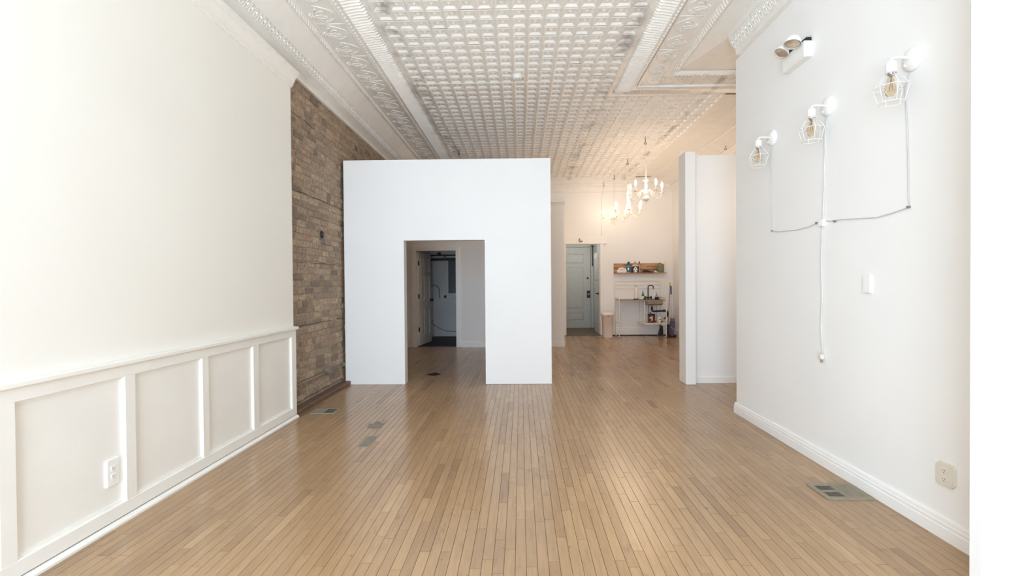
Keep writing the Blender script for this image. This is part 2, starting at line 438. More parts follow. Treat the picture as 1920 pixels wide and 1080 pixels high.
# brick wall
brick_wall = struct(MB().box(XB-0.25, XB-0.007, YE-0.3, 9.6, -0.05, 3.5).build('wall_brick', 'mortar'), 'bare old brick wall between the white left wall and partition', 'wall')
DEEP = (0.085, 0.85, 1.51, 2.23, 3.00)
rows = []; z = 0.0; k = 0
while z < 3.42:
    rows.append((z, k)); k += 1; z += 0.0695
def brick_geo(mb, L, Hh, sd):
    r = random.Random(sd); j = lambda a: r.uniform(-a, a)
    d = 0.013; b = 0.006
    # local: y along wall, z up, x out
    B = [(-0.03,0,0),(-0.03,L,0),(-0.03,L,Hh),(-0.03,0,Hh)]
    O = [(d-0.005+j(.002),0+j(.003),0+j(.003)),(d-0.005+j(.002),L+j(.003),0+j(.003)),(d-0.005+j(.002),L+j(.003),Hh+j(.003)),(d-0.005+j(.002),0+j(.003),Hh+j(.003))]
    I = [(d+j(.003),b+j(.002)+.002,b+j(.002)),(d+j(.003),L-b+j(.002)-.002,b+j(.002)),(d+j(.003),L-b+j(.002)-.002,Hh-b+j(.002)),(d+j(.003),b+j(.002)+.002,Hh-b+j(.002))]
    mb.add(B+O+I, [(4,0,1,5),(5,1,2,6),(6,2,3,7),(7,3,0,4),(4,5,9,8),(5,6,10,9),(6,7,11,10),(7,4,8,11),(8,9,10,11)])
HB = 0.060
variants = {}
for L in (0.196, 0.094, 0.145):
    variants[L] = []
    for q in range(8):
        mb = MB(); mb.tone = 0.001; brick_geo(mb, L, HB, int(L*1000)*10+q); variants[L].append(mb.mesh('brick', 'brick'))
bl = []
for z, k in rows:
    y = YE-0.14 - (0.1 if k % 2 else 0.0) + random.uniform(-0.02, 0.02)
    hdr = (k % 6 == 3)
    while y < 9.3:
        L = 0.094 if hdr else (0.145 if random.random() < 0.12 else (0.094 if random.random() < 0.18 else 0.196))
        g = random.uniform(0.008, 0.014)
        bl.append((y, z+random.uniform(-0.002, 0.002), L, any(abs(z+HB+0.005-d) < 0.035 for d in DEEP)))
        y += L+g
def bvis(b):
    y, z = b[0]+b[2]/2, b[1]
    vis = YE-0.02 < y < YP+0.02 or (z > 2.75 and y < 7.9)
    return (b[2]*1.0/(y**3)) if vis else 0
bl.sort(key=lambda b: -bvis(b))
rest = MB()
for i, (y, z, L, deep) in enumerate(bl):
    if z+HB > 3.40: continue
    dx = random.uniform(-0.004, 0.004)
    if i < 300:
        o = link('brick', random.choice(variants[L]), brick_wall)
        o.location = (XB-0.012+dx, y, z-(0.006 if deep else 0)); o.rotation_euler = (random.uniform(-.012,.012), random.uniform(-.02,.02), random.uniform(-.012,.012))
        if deep: o.scale = (1, 1, 0.93)
    else:
        n0 = len(rest.v); rest.tone = random.uniform(0.02, 0.98); brick_geo(rest, L, HB, i)
        rest.xform(Matrix.Translation((XB-0.012+dx, y, z)), n0)
o = rest.build('brick', 'brick', brick_wall); o['kind'] = 'stuff'
for zd in DEEP:     # washed-out joints
    pts = [(XB+0.004, YE+0.02+i*0.07, zd+0.0035*math.sin(i*1.1+zd*9)) for i in range(22)]
    mb = MB()
    for a, b in zip(pts[:-1], pts[1:]):
        h = random.uniform(0.0012, 0.0045)
        mb.add([(a[0],a[1],a[2]-h),(b[0],b[1],b[2]-h),(b[0],b[1],b[2]+h),(a[0],a[1],a[2]+h)], [(0,1,2,3)])
    mb.build('open_joint', 'subfloor', brick_wall)
# brown board at brick foot
struct(MB().bbox(XB-0.01, -2.168, YE+0.005, YP+0.03, 0, 0.05, 0.006).build('baseboard_left', 'board'), 'brown timber plank lying along the foot of the brick wall', 'baseboard')

# right near wall (box enclosing the stair)
wall_right = struct(MB().box(XR, XRB, 1.9, 4.565, 0, 3.40).build('wall_right', 'white'), 'white right wall carrying the caged sconces', 'wall')
bp = [(XR+0.002,0),(XR-0.018,0),(XR-0.018,0.056),(XR-0.015,0.060),(XR-0.015,0.064),(XR-0.016,0.066),(XR-0.016,0.076),(XR-0.011,0.080),(XR-0.011,0.084),(XR-0.012,0.086),(XR-0.009,0.097),(XR-0.003,0.102),(XR+0.002,0.102)]
struct(MB().prism(bp, 'y', 3.91, 4.585).build('baseboard_right', 'trimw'), 'far short length of white baseboard under the right wall corner', 'baseboard')
bp2 = [(x-0.002, z*1.06) for x, z in bp]
struct(MB().prism(bp2, 'y', 1.9, 3.908).build('baseboard_right', 'trimw'), 'long white moulded baseboard beside the right floor register', 'baseboard')
# white stub wall at the right edge of the view
struct(MB().bbox(1.802, XR+0.25, 1.855, 1.915, 0, 3.66, 0.006).build('wall_stub', 'white'), 'bright white wall end at the right edge of the room', 'wall')
wall_back = MB()
wall_back.box(-2.5, 1.084, YB, YB+0.16, 0, 3.85); wall_back.box(1.896, XRB+0.2, YB, YB+0.16, 0, 3.85); wall_back.box(1.084, 1.896, YB, YB+0.16, 2.195, 3.85)
wall_back = struct(wall_back.build('wall_back', 'white'), 'rear wall holding the doorway and the sink corner', 'wall')
struct(MB().box(XRB, XRB+0.15, 4.565, YB+0.1, 0, 3.85).build('wall_right_rear', 'white'), 'rear right side wall beside the mop corner', 'wall')
struct(MB().box(XB-0.25, XB-0.01, 9.6, YB+0.1, 0, 3.85).build('wall_left_rear', 'white'), 'plain left wall inside the dark closet', 'wall')
struct(MB().box(XR, XR+0.12, YF, 1.855, 0, 3.7).build('wall_right_front', 'white'), 'right wall beside the storefront', 'wall')
fw = MB(); fw.box(-2.4, -2.1, YF-0.15, YF, 0, 3.85); fw.box(1.2, 3.7, YF-0.15, YF, 0, 3.85); fw.box(-2.1, 1.2, YF-0.15, YF, 3.5, 3.85); fw.box(-2.1, 1.2, YF-0.15, YF, 0, 0.25)
struct(fw.build('wall_front', 'white'), 'storefront wall around the wide shop window', 'wall')
wf = MB()
for x in (-2.1, -0.48, 1.14): wf.box(x, x+0.06, YF-0.14, YF-0.06, 0.25, 3.5)
wf.box(-2.1, 1.2, YF-0.14, YF-0.06, 2.6, 2.66)
struct(wf.build('window_1', 'iron'), 'dark framed storefront window', 'window')

# partition with doorway
DX0, DX1, DH = -1.474, -0.450, 1.822
pt = MB(); TH = 0.14; PTOP = 2.838
pt.box(-2.232, DX0, YP, YP+TH, 0.002, PTOP); pt.box(DX1, 0.382, YP, YP+TH, 0.002, PTOP); pt.box(DX0, DX1, YP, YP+TH, DH, PTOP)
struct(pt.build('wall_partition', 'white'), 'freestanding white partition with a square doorway cut in it', 'wall')
struct(MB().box(0.28, 0.382, YP+TH, 8.45, 0.002, PTOP).build('wall_partition_side', 'white'), 'side return of the white partition', 'wall')
# post and screen panel
struct(MB().bbox(2.030, 2.155, 5.80, 6.04, 0.002, 2.872, 0.003).build('wall_post', 'white'), 'slim white post at the end of the low screen wall', 'wall')
sp = MB().box(2.155, XRB, 5.92, 5.99, 0.012, 2.858)
wsn = struct(sp.build('wall_screen', 'white'), 'low white screen wall between the post and the right wall', 'wall')
MB().box(2.155, XRB, 5.905, 5.925, 0.0, 0.075).build('base_strip', 'white', wsn)

# closet
cl = MB(); CX0, CX1, CH = -2.085, -1.292, 1.925
cl.box(XB, CX0, YC, YC+0.12, 0, 2.83); cl.box(CX1, 0.86, YC, YC+0.12, 0, 2.83); cl.box(CX0, CX1, YC, YC+0.12, CH, 2.83)
cl.box(0.74, 0.86, YC+0.12, YB, 0, 2.83); cl.box(XB, 0.86, YC, YB, 2.83, 2.86)
closet = struct(cl.build('wall_closet', 'white'), 'white closet wall behind the partition doorway', 'wall')
MB().prism([(YC+0.02,2.80),(YC-0.012,2.80),(YC-0.02,2.83),(YC-0.045,2.86),(YC-0.05,2.905),(YC+0.02,2.905)], 'x', XB, 0.875).build('cap_moulding', 'trimw', closet)
MB().box(CX1+0.08, 0.865, YC-0.014, YC, 0, 0.10).build('base_strip', 'trimw', closet)
cs = struct(MB().bbox(CX0-0.10, CX0, YC-0.022, YC+0.002, 0, CH+0.075, 0.004).build('trim_2', 'trimw'), 'white casing around the closet door', 'trim')
MB().bbox(CX1, CX1+0.078, YC-0.022, YC+0.002, 0, CH+0.075, 0.004).build('casing_leg', 'trimw', cs)
MB().bbox(CX0, CX1, YC-0.022, YC+0.002, CH, CH+0.075, 0.004).build('casing_head', 'trimw', cs)
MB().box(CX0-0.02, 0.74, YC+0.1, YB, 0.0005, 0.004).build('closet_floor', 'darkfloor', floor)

def panel_door(name, W_, H_, T, rects, mat, label, loc, rz, both=True):
    # leaf along +x from hinge, faces +-y ; rects are recessed panels (x0,x1,z0,z1)
    d = bpy.data.objects.new(name, None); COL.objects.link(d); d.location = loc; d.rotation_euler = (0, 0, rz)
    struct(d, label, 'door')
    MB().box(0, W_, -T/2+0.013, T/2-0.013, 0, H_).build('core', mat, d)
    xs = sorted({0, W_} | {r[0] for r in rects} | {r[1] for r in rects}); zs = sorted({0, H_} | {r[2] for r in rects} | {r[3] for r in rects})
    fr = MB()
    for i in range(len(xs)-1):
        for j in range(len(zs)-1):
            cx, cz = (xs[i]+xs[i+1])/2, (zs[j]+zs[j+1])/2
            if any(r[0] < cx < r[1] and r[2] < cz < r[3] for r in rects): continue
            fr.box(xs[i], xs[i+1], -T/2, T/2, zs[j], zs[j+1])
    fr.build('frame', mat, d)
    for (x0, x1, z0, z1) in rects:
        p = MB(); q = 0.028
        for s in (-1, 1):
            y0, y1 = s*(T/2-0.013), s*(T/2-0.002)
            vs = [(x0+.008,y0,z0+.008),(x1-.008,y0,z0+.008),(x1-.008,y0,z1-.008),(x0+.008,y0,z1-.008),(x0+q,y1,z0+q),(x1-q,y1,z0+q),(x1-q,y1,z1-q),(x0+q,y1,z1-q)]
            fs = [(0,1,5,4),(1,2,6,5),(2,3,7,6),(3,0,4,7),(4,5,6,7)]
            p.add(vs, fs if s < 0 else [f[::-1] for f in fs])
        p.build('panel', mat, d)
    return d
# six-panel closet door standing open into the closet
a1 = math.atan2(10.09-9.40, -1.972+2.072)
d1 = panel_door('door_1', 0.74, 1.885, 0.036,
    [(0.11,0.325,1.50,1.77),(0.415,0.63,1.50,1.77),(0.11,0.325,0.90,1.42),(0.415,0.63,0.90,1.42),(0.11,0.325,0.20,0.72),(0.415,0.63,0.20,0.72)],
    'trimw', 'white six-panel closet door standing ajar', (-2.072, 9.40, 0.02), a1)
for z in (0.28, 0.95, 1.62): MB().box(-0.012, 0.012, -0.026, -0.006, z, z+0.09).build('hinge', 'iron', d1)
kb = MB().lathe([(0.03,-0.018),(0.03,-0.026),(0.011,-0.028),(0.011,-0.048),(0.024,-0.054),(0.027,-0.066),(0.022,-0.078),(0.002,-0.082)], (0.68,0,0.90), 12, 'y')
kb.build('knob', 'iron', d1)
# closet window and pipes
wn = MB()
for (x0,x1,z0,z1) in ((-1.84,-1.78,0.93,1.95),(-1.02,-0.96,0.93,1.95),(-1.84,-0.96,0.93,0.99),(-1.84,-0.96,1.89,1.95)): wn.bbox(x0,x1,YB-0.035,YB+0.002,z0,z1,0.006)
win2 = struct(wn.build('window_2', 'trimw'), 'small grey blanked window inside the dark closet', 'window')
sh = MB()
for (x0,x1,z0,z1) in ((-1.78,-1.735,0.99,1.89),(-1.065,-1.02,0.99,1.89),(-1.735,-1.065,0.99,1.035),(-1.735,-1.065,1.845,1.89)): sh.bbox(x0,x1,YB-0.022,YB-0.002,z0,z1,0.004)
sh.build('sash', 'trimw', win2)
MB().box(-1.735,-1.065,YB-0.012,YB-0.006,1.035,1.845).build('pane', 'pane', win2)
MB().bbox(-2.02,-0.9,YB-0.05,YB-0.002,0.895,0.925,0.004).build('sill', 'trimw', win2)
struct(MB().bbox(-2.26,0.74,YB-0.02,YB,0,0.17,0.004).build('baseboard_closet','trimw'), 'white baseboard inside the dark closet', 'baseboard')
pp = thing('pipe', (-2.2, 10.9, 1.83), 'pair of dull pipes crossing the top of the dark closet', 'pipe')
MB().tube([(-0.05,0,0),(2.9,0,0.01)], 0.028, 10).build('lower_pipe', 'pipew', pp)
MB().tube([(-0.05,0.08,0.10),(2.9,0.08,0.11)], 0.016, 8).build('upper_pipe', 'pipew', pp)
MB().box(0.25,0.32,0.05,0.12,0.10,0.17).build('pipe_clamp', 'iron', pp)
MB().box(0.75,1.6,-0.05,0.15,0.14,0.17).build('top_board', 'trimw', pp)
tag(MB().tube(spline([(-2.15,YB-0.06,1.20),(-2.06,YB-0.05,1.24),(-1.96,YB-0.05,1.15),(-1.945,YB-0.03,0.98),(-1.945,YB-0.02,0.92)]),0.008,6).build('cable','pipew'), 'thin cable arching over the dark closet wall by the window', 'cable')
tag(MB().tube(spline([(-2.1,YB-0.1,0.40),(-2.13,YB-0.1,0.34),(-2.02,YB-0.08,0.25),(-1.8,YB-0.06,0.14),(-1.4,YB-0.05,0.12)]),0.006,6).build('cable','pipew'), 'loose wire sagging low near the dark closet floor', 'cable')

# rear vestibule with the grey door
vs = MB(); vs.box(0.75, 0.90, YB+0.16, 13.2, 0, 2.6); vs.box(2.06, 2.2, YB+0.16, 13.2, 0, 2.6); vs.box(0.75, 2.2, 13.06, 13.2, 0, 2.6); vs.box(0.75, 2.2, YB+0.16, 13.2, 2.55, 2.7)
vest = struct(vs.build('wall_vestibule', 'olddoor'), 'dim pale walls of the small rear entry', 'wall')
MB().box(0.9, 2.06, YB-0.02, 13.06, 0.0, 0.012).build('entry_floor', 'threshold', floor)
el = thing('entry_light', (1.5, 12.1, 2.49), 'round ceiling light inside the rear entry', 'ceiling light')
MB().lathe([(0.15,0.06),(0.15,0.03),(0.002,0.03)],(0,0,0),20).build('base','plastic',el)
elm = M['glow'].copy(); elm.node_tree.nodes['Principled BSDF'].inputs['Emission Strength'].default_value = 38.0; elm.node_tree.nodes['Principled BSDF'].inputs['Emission Color'].default_value = (1.0, 0.95, 0.88, 1)
MB().lathe([(0.14,0.03),(0.13,0.0),(0.08,-0.02),(0.002,-0.025)],(0,0,0),20).build('diffuser',elm,el)
cv = MB(); cv.bbox(1.945,2.02,13.02,13.062,0,2.30,0.005); cv.bbox(0.98,2.02,13.02,13.062,2.25,2.33,0.005)
cv.build('door_casing','greydoor',vest)
d2 = panel_door('door_2', 0.90, 2.23, 0.045, [(0.12,0.715,1.78,2.05),(0.12,0.715,0.53,1.67),(0.12,0.715,0.20,0.42)], 'greydoor', 'pale grey three-panel rear door with a dark lock plate', (1.035, 13.03, 0.012), 0)
MB().lathe([(0.028,-0.022),(0.028,-0.034),(0.02,-0.04),(0.002,-0.042)],(0.82,0,1.375),12,'y').build('deadbolt','iron',d2)
MB().bbox(0.795,0.885,-0.034,-0.021,0.83,1.03,0.004).build('lock_plate','iron',d2)
MB().lathe([(0.012,-0.03),(0.012,-0.06),(0.03,-0.065),(0.032,-0.085),(0.02,-0.095),(0.001,-0.097)],(0.835,0,0.93),12,'y').build('knob','steel',d2)
d3 = panel_door('door_3', 0.72, 2.0, 0.04, [(0.1,0.62,1.3,1.85),(0.1,0.62,0.2,1.1)], 'olddoor', 'worn white inner door folded open beside the rear doorway', (1.925, 11.40, 0.014), PI/2)
MB().tube([(0.10,0.02,0.98),(0.10,0.075,0.98),(0.19,0.08,0.98)],0.011,8).build('lever_handle','iron',d3)
MB().lathe([(0.03,0.019),(0.03,0.03),(0.02,0.034),(0.002,0.036)],(0.10,0,0.98),12,'y').build('handle_rose','iron',d3)
tag(MB().tube([(1.99,13.0,1.72),(1.99,13.0,2.28)],0.012,8).build('door_bar','iron'), 'dark vertical rod beside the grey rear door', 'rod')
# rear door casing
tc = MB().bbox(1.012,1.084,YB-0.02,YB+0.002,0,2.20,0.004)
tr3 = struct(tc.build('trim_3','trimw'), 'white casing and head board around the rear doorway', 'trim')
MB().bbox(1.896,1.968,YB-0.02,YB+0.002,0,2.20,0.004).build('casing_leg','trimw',tr3)
MB().bbox(0.98,2.03,YB-0.024,YB+0.002,2.20,2.345,0.004).build('casing_head','trimw',tr3)
MB().bbox(0.95,2.06,YB-0.045,YB+0.002,2.185,2.205,0.004).build('head_fillet','trimw',tr3)
tag(MB().bbox(1.395,1.415,YB-0.06,YB-0.02,2.245,2.32,0.003).bbox(1.395,1.475,YB-0.06,YB-0.02,2.235,2.26,0.003).build('door_bracket','registermetal'), 'small grey L-shaped bracket on the head board above the rear doorway', 'bracket')
MBb = [(YB-0.024,0),(YB-0.024,0.14),(YB-0.016,0.15),(YB-0.016,0.165),(YB-0.008,0.185),(YB,0.19),(YB,0)]
struct(MB().prism(MBb,'x',1.968,XRB).build('baseboard_back','trimw'), 'tall white baseboard behind the sink stand', 'baseboard')
struct(MB().prism([(XRB-(YB-a),b) for a,b in MBb],'y',6.0,YB-0.02).build('baseboard_right_rear','trimw'), 'tall white baseboard in the mop corner on the right', 'baseboard')
struct(MB().box(1.97,XRB,YB-0.03,YB-0.02,0,0.018).build('trim_4','void'), 'dark gap line at the floor under the rear baseboard', 'trim')

# ------------------------------------------------------------------ ceiling of pressed tin
ceiling = struct(MB().box(-2.5, XRB+0.2, YF, YB+0.2, 3.735, 3.85).build('ceiling', 'tin'), 'white pressed tin ceiling of small square coffers', 'ceiling')
S = 0.1524
X0, Y0 = -1.292, 4.160
def coffer():
    mb = MB(); h = S/2
    lv = [(h, 0.0), (h-0.005, 0.0), (h-0.009, -0.0022), (h-0.013, 0.0), (h-0.016, 0.0), (h-0.0185, -0.002), (h-0.0365, 0.0125)]
    vs = []
    for r, z in lv: vs += [(-r,-r,z),(r,-r,z),(r,r,z),(-r,r,z)]
    fs = []
    for i in range(len(lv)-1):
        for k in range(4): fs.append((i*4+k, (i+1)*4+k, (i+1)*4+(k+1)%4, i*4+(k+1)%4))
    b = len(vs); r = 0.021
    m = (len(lv)-1)*4
    vs += [(-r,-r,0.0125),(r,-r,0.0125),(r,r,0.0125),(-r,r,0.0125)]
    for k in range(4): fs.append((m+k, b+k, b+(k+1)%4, m+(k+1)%4))
    t = 0.005; vs += [(-t,-t,0.006),(t,-t,0.006),(t,t,0.006),(-t,t,0.006),(0,0,0.001)]
    for k in range(4): fs.append((b+k, b+4+k, b+4+(k+1)%4, b+(k+1)%4)); fs.append((b+4+k, b+8, b+4+(k+1)%4))
    mb.add(vs, fs); return mb
tile_me = coffer().mesh('ceiling_tile', 'tin')
cells = []
for i in range(0, 26):
    for j in range(-45, 44):
        cx, cy = X0+(i+0.5)*S, Y0+(j+0.5)*S
        if cy+S/2 > 10.92: continue
        if i >= 16 and cy-S/2 < 6.10: continue
        cells.append((cx, cy))
def tvis(c):
    x, y = c
    if y < 3.95 or abs(x) > 1.05*y: return 0
    if -2.2 < x < 0.4 and y > 9.2: return 0
    return 1/y**3
cells.sort(key=lambda c: -tvis(c))
rest = MB(); proto = coffer()
for i, (x, y) in enumerate(cells):
    if i < 300:
        o = link('ceiling_tile', tile_me, ceiling); o.location = (x, y, HC+random.uniform(-0.0015, 0.0015)); o.rotation_euler = (random.uniform(-.006,.006), random.uniform(-.006,.006), 0)
    else:
        dz = random.uniform(-.0015,.0015)
        rest.add([(a+x, b+y, c+HC+dz) for a, b, c in proto.v], proto.f)
o = rest.build('ceiling_tile', 'tin', ceiling); o['kind'] = 'stuff'
# sheet seams
sm = MB()
for k in (5, 9, 13, 17, 19, 21, 24):
    x = X0+k*S; sm.box(x-0.002, x+0.002, YF if k < 16 else 6.12, 10.9, HC-0.004, HC+0.004)
for y in (5.684-0.0, 9.646):
    sm.box(X0, 1.14 if y < 6 else 2.66, y-0.002, y+0.002, HC-0.004, HC+0.004)
sm.build('sheet_seam', 'tin', ceiling)

# border round the field: offsets outward from the field edge, heights, on the left (along Y) and right with a return
PROF = [(0.0, HC), (0.012, HC-0.006), (0.024, HC), (0.05, HC-0.004), (0.09, HC-0.008), (0.14, HC-0.016), (0.185, HC-0.027), (0.2, HC-0.030), (0.205, HC-0.024)]
def ribbed(name, fn, L0, L1, pitch, rings, amp, mat='tin', parent=None, sub=4, curl=None):
    # sheet swept along a run with cross ribs: fn(u, w) -> point, u along, w index of profile
    mb = MB(); n = int((L1-L0)/pitch*sub); m = rings; vs = []
    for i in range(n+1):
        u = L0+(L1-L0)*i/n; ph = (i % sub)/sub
        d = amp*math.sin(2*PI*ph) if sub > 2 else amp*(i % 2)
        for w in range(m): vs.append(fn(u, w, d, i))
    fs = [(i*m+w, i*m+w+1, (i+1)*m+w+1, (i+1)*m+w) for i in range(n) for w in range(m-1)]
    mb.sm = False; mb.add(vs, fs); return mb.build(name, mat, parent)
RX = 1.185                                     # field edge, right
LX = -1.318
RW = len(PROF)
def ripple(w, d, i):
    k = (0, 0.1, 0, 1.3, 1.0, 1.0, 0.8, 0.2, 0)[w]
    return d*k
def left_fn(u, w, d, i):
    o, z = PROF[w]; jit = 0.008*math.sin(i*1.9)*(w == 3)
    return (LX-o*1.04+jit, u, z-ripple(w, d, i))
def right_fn(u, w, d, i):
    o, z = PROF[w]; jit = 0.008*math.sin(i*2.1)*(w == 3)
    return (RX+o+jit, u, z-ripple(w, d, i))
def ret_fn(u, w, d, i):
    o, z = PROF[w]
    return (u, 6.115-o*1.08, z-ripple(w, d, i))
ribbed('fluted_moulding', left_fn, YF, 10.92, 0.043, RW, 0.011, parent=ceiling)
ribbed('fluted_moulding', right_fn, YF, 5.93, 0.043, RW, 0.011, parent=ceiling)
ribbed('fluted_moulding', ret_fn, RX+0.19, XRB, 0.043, RW, 0.009, parent=ceiling)
# rounded corner of the moulding
def corner_fn(u, w, d, i):
    o, z = PROF[w]; r = 0.2-o; cx, cy = RX+0.2, 5.915
    return (cx-r*math.cos(u)*1.0, cy+r*math.sin(u), z-ripple(w, d, i))
ribbed('fluted_moulding', corner_fn, 0.0, PI/2, 0.15, RW, 0.005, parent=ceiling)
ZB = HC-0.026
def quadstrip(name, a, b, mat='tin', parent=None):
    n = len(a); mb = MB(); mb.add(list(a)+list(b), [(i, i+1, n+i+1, n+i) for i in range(n-1)]); return mb.build(name, mat, parent)
XLb, XLf, XLm, XLs = LX-0.208, LX-0.285, LX-0.555, LX-0.625     # left: bead in, flower in, flower out, strip out
XRb, XRf, XRm, XRs = RX+0.205, RX+0.258, RX+0.490, RX+0.628
YRb, YRf, YRm, YRs = 5.895, 5.785, 5.455, 5.345
def bead_row(p0, p1, step, parent):
    mb = MB(); a, b = Vector(p0), Vector(p1); n = int((b-a).length/step); d = (b-a).normalized()
    rz = 0.35 if abs(d.y) > 0.5 else 0.3
    for i in range(n):
        c = a+d*(step*(i+0.5)); r = 0.010; l = step*0.42
        w = Vector((-d.y, d.x, 0)); t = (d+w*rz).normalized(); q = Vector((-t.y, t.x, 0))
        vs = [c+t*l, c-t*l, c+q*r*1.3, c-q*r*1.3, c+Vector((0,0,-0.013))]
        mb.add(vs, [(0,2,4),(2,1,4),(1,3,4),(3,0,4)])
    return mb.build('bead_row', 'tin', parent)
def slab(name, x0, x1, y0, y1, z=ZB, h=0.02):
    return MB().box(x0, x1, y0, y1, z, z+h).build(name, 'tin', ceiling)
slab('bead_strip', XLf, XLb, YF, 10.92, ZB+0.002); slab('bead_strip', XRb, XRf, YF, YRb, ZB+0.002); slab('bead_strip', XRf, XRB, YRf, YRb, ZB+0.002)
bead_row(((XLb+XLf)/2, 2.0, ZB+0.002), ((XLb+XLf)/2, 10.9, ZB+0.002), 0.052, ceiling)
bead_row(((XRb+XRf)/2, 2.0, ZB+0.002), ((XRb+XRf)/2, YRb, ZB+0.002), 0.052, ceiling)
bead_row((XRf, (YRb+YRf)/2, ZB+0.002), (XRB, (YRb+YRf)/2, ZB+0.002), 0.052, ceiling)
for (a, b) in (((XLf+0.004, YF), (XLf+0.004, 10.92)), ((XRf-0.004, YF), (XRf-0.004, YRf)), ((XRf, YRf+0.006), (XRB, YRf+0.006))):
    r = 0.007 if a[0] == b[0] else 0.022
    MB().tube([(a[0],a[1],ZB),(b[0],b[1],ZB)], r, 6).build('astragal', 'tin', ceiling)
def flower_panel(run):
    # local: u along 0..0.61, v outwards 0..W ; relief of scrolls and petal loops, run gives the map to the world
    W_, f = run
    mb = MB()
    def P(u, v, h=0.0): return f(u, v*W_, ZB-h)
    mb.tube([P(0.002, 0.0), P(0.002, 1.0)], 0.005, 4)
    mb.add([P(0,0,-0.001), P(0.6096,0,-0.001), P(0.6096,1,-0.001), P(0,1,-0.001)], [(0,1,2,3)])
    for q in (0.0, 0.305):
        uc, vc = q+0.17, 0.86
        for (du, dv, la, lb) in ((-0.055, -0.42, 0.03, 0.0), (0.03, -0.46, 0.03, 0.0), (0.085, -0.25, 0.022, 0.0), (-0.10, -0.22, 0.02, 0)):
            pts = []
            for k in range(13):
                t = 2*PI*k/12; s = 0.5-0.5*math.cos(t)
                pts.append(P(uc+du*s+la*math.sin(t)*math.sqrt(max(s, 0.05)), vc+dv*s, 0.003))
            mb.tube(pts, 0.0042, 4, cap=False)
        pts = [P(q+0.02+0.27*k/12, 0.10+0.55*(abs(k/12-0.5)*2)**2.2, 0.002) for k in range(13)]
        mb.tube(pts, 0.004, 4)
        for k in range(7):                      # leaf knots
            a = 2*PI*k/7; mb.ball(P(uc+0.030*math.cos(a), vc+0.11*math.sin(a), 0.0), 0.010, 0.010, 0.009, 6, 4)
        mb.ball(P(uc, vc, 0.002), 0.013, 0.013, 0.010, 6, 4)
        for k in range(5):
            mb.ball(P(q+0.245+0.022*math.sin(k*1.3), 0.72-0.1*k, 0), 0.008, 0.008, 0.006, 6, 4)
    return mb.build('border_panel', 'tin', ceiling)
y = 4.301-0.6096*11
while y < 10.4:
    w = (XLf-XLm)
    flower_panel((w, (lambda y: lambda u, v, z: (XLf-v, y+u, z))(y))); y += 0.6096
y = 4.276-0.6096*11
while y < 5.0:
    flower_panel((XRm-XRf, (lambda y: lambda u, v, z: (XRf+v, y+u, z))(y))); y += 0.6096
x = XRf+0.03
while x < 3.1:
    flower_panel((YRf-YRm, (lambda x: lambda u, v, z: (x+u, YRf-v, z+0.0025))(x))); x += 0.6096
# plain patch at the mitre
MB().add([(XRf,5.485,ZB),(XRm,5.485,ZB),(XRm,YRf,ZB),(XRf,YRf,ZB)], [(0,1,2,3)]).build('border_panel', 'tin', ceiling)
# outer rope moulding and strip
def rope(p0, p1, across, parent, hh=0.022):
    a, b = Vector(p0), Vector(p1); d = (b-a).normalized(); L = (b-a).length; n = int(L/0.022); mb = MB(); vs = []
    c = Vector(across); m = 5
    for i in range(n+1):
        for k in range(m):
            s = k/(m-1); h = hh*math.sin(PI*s)*(1+0.28*math.sin(PI*(i+k*1.3)))
            vs.append(a+d*(L*i/n)+c*s+Vector((0,0,-h)))
    mb.add(vs, [(i*m+k, i*m+k+1, (i+1)*m+k+1, (i+1)*m+k) for i in range(n) for k in range(m-1)])
    return mb.build('rope_moulding', 'tin', parent)
MB().box(XLm-0.03, XLm, YF, 10.92, ZB-0.004, ZB+0.02).build('strip', 'tin', ceiling)
MB().box(XRm, XRm+0.06, YF, YRm+0.06, ZB-0.004, ZB+0.02).build('strip', 'tin', ceiling)
rope((XLm-0.025, YF, ZB), (XLm-0.025, 10.92, ZB), (-0.047, 0, -0.016), ceiling)
rope((XRm+0.06, YF, ZB), (XRm+0.06, YRm, ZB), (0.08, 0, -0.016), ceiling)
rope((XRm+0.09, YRm+0.005, ZB), (XRB, YRm+0.005, ZB), (0, -0.116, -0.016), ceiling, 0.034)
ZF = ZB-0.014
flp = MB(); flp.add([(XLs,YF,ZF),(XLs,10.92,ZF),(-2.085,10.92,3.5),(-2.085,YF,3.5)], [(0,1,2,3)]); flp.build('filler_panel', 'tin', ceiling)
frp = MB(); frp.add([(XRs,YF,ZF),(XRs,4.55,ZF),(2.0,4.55,3.605),(2.0,YF,3.605),(XRs,YRs,ZF),(XRB,YRs,ZF),(XRB,4.55,3.63)], [(0,3,2,1),(1,2,4),(2,6,4),(6,5,4)]); frp.build('filler_panel', 'tin', ceiling)
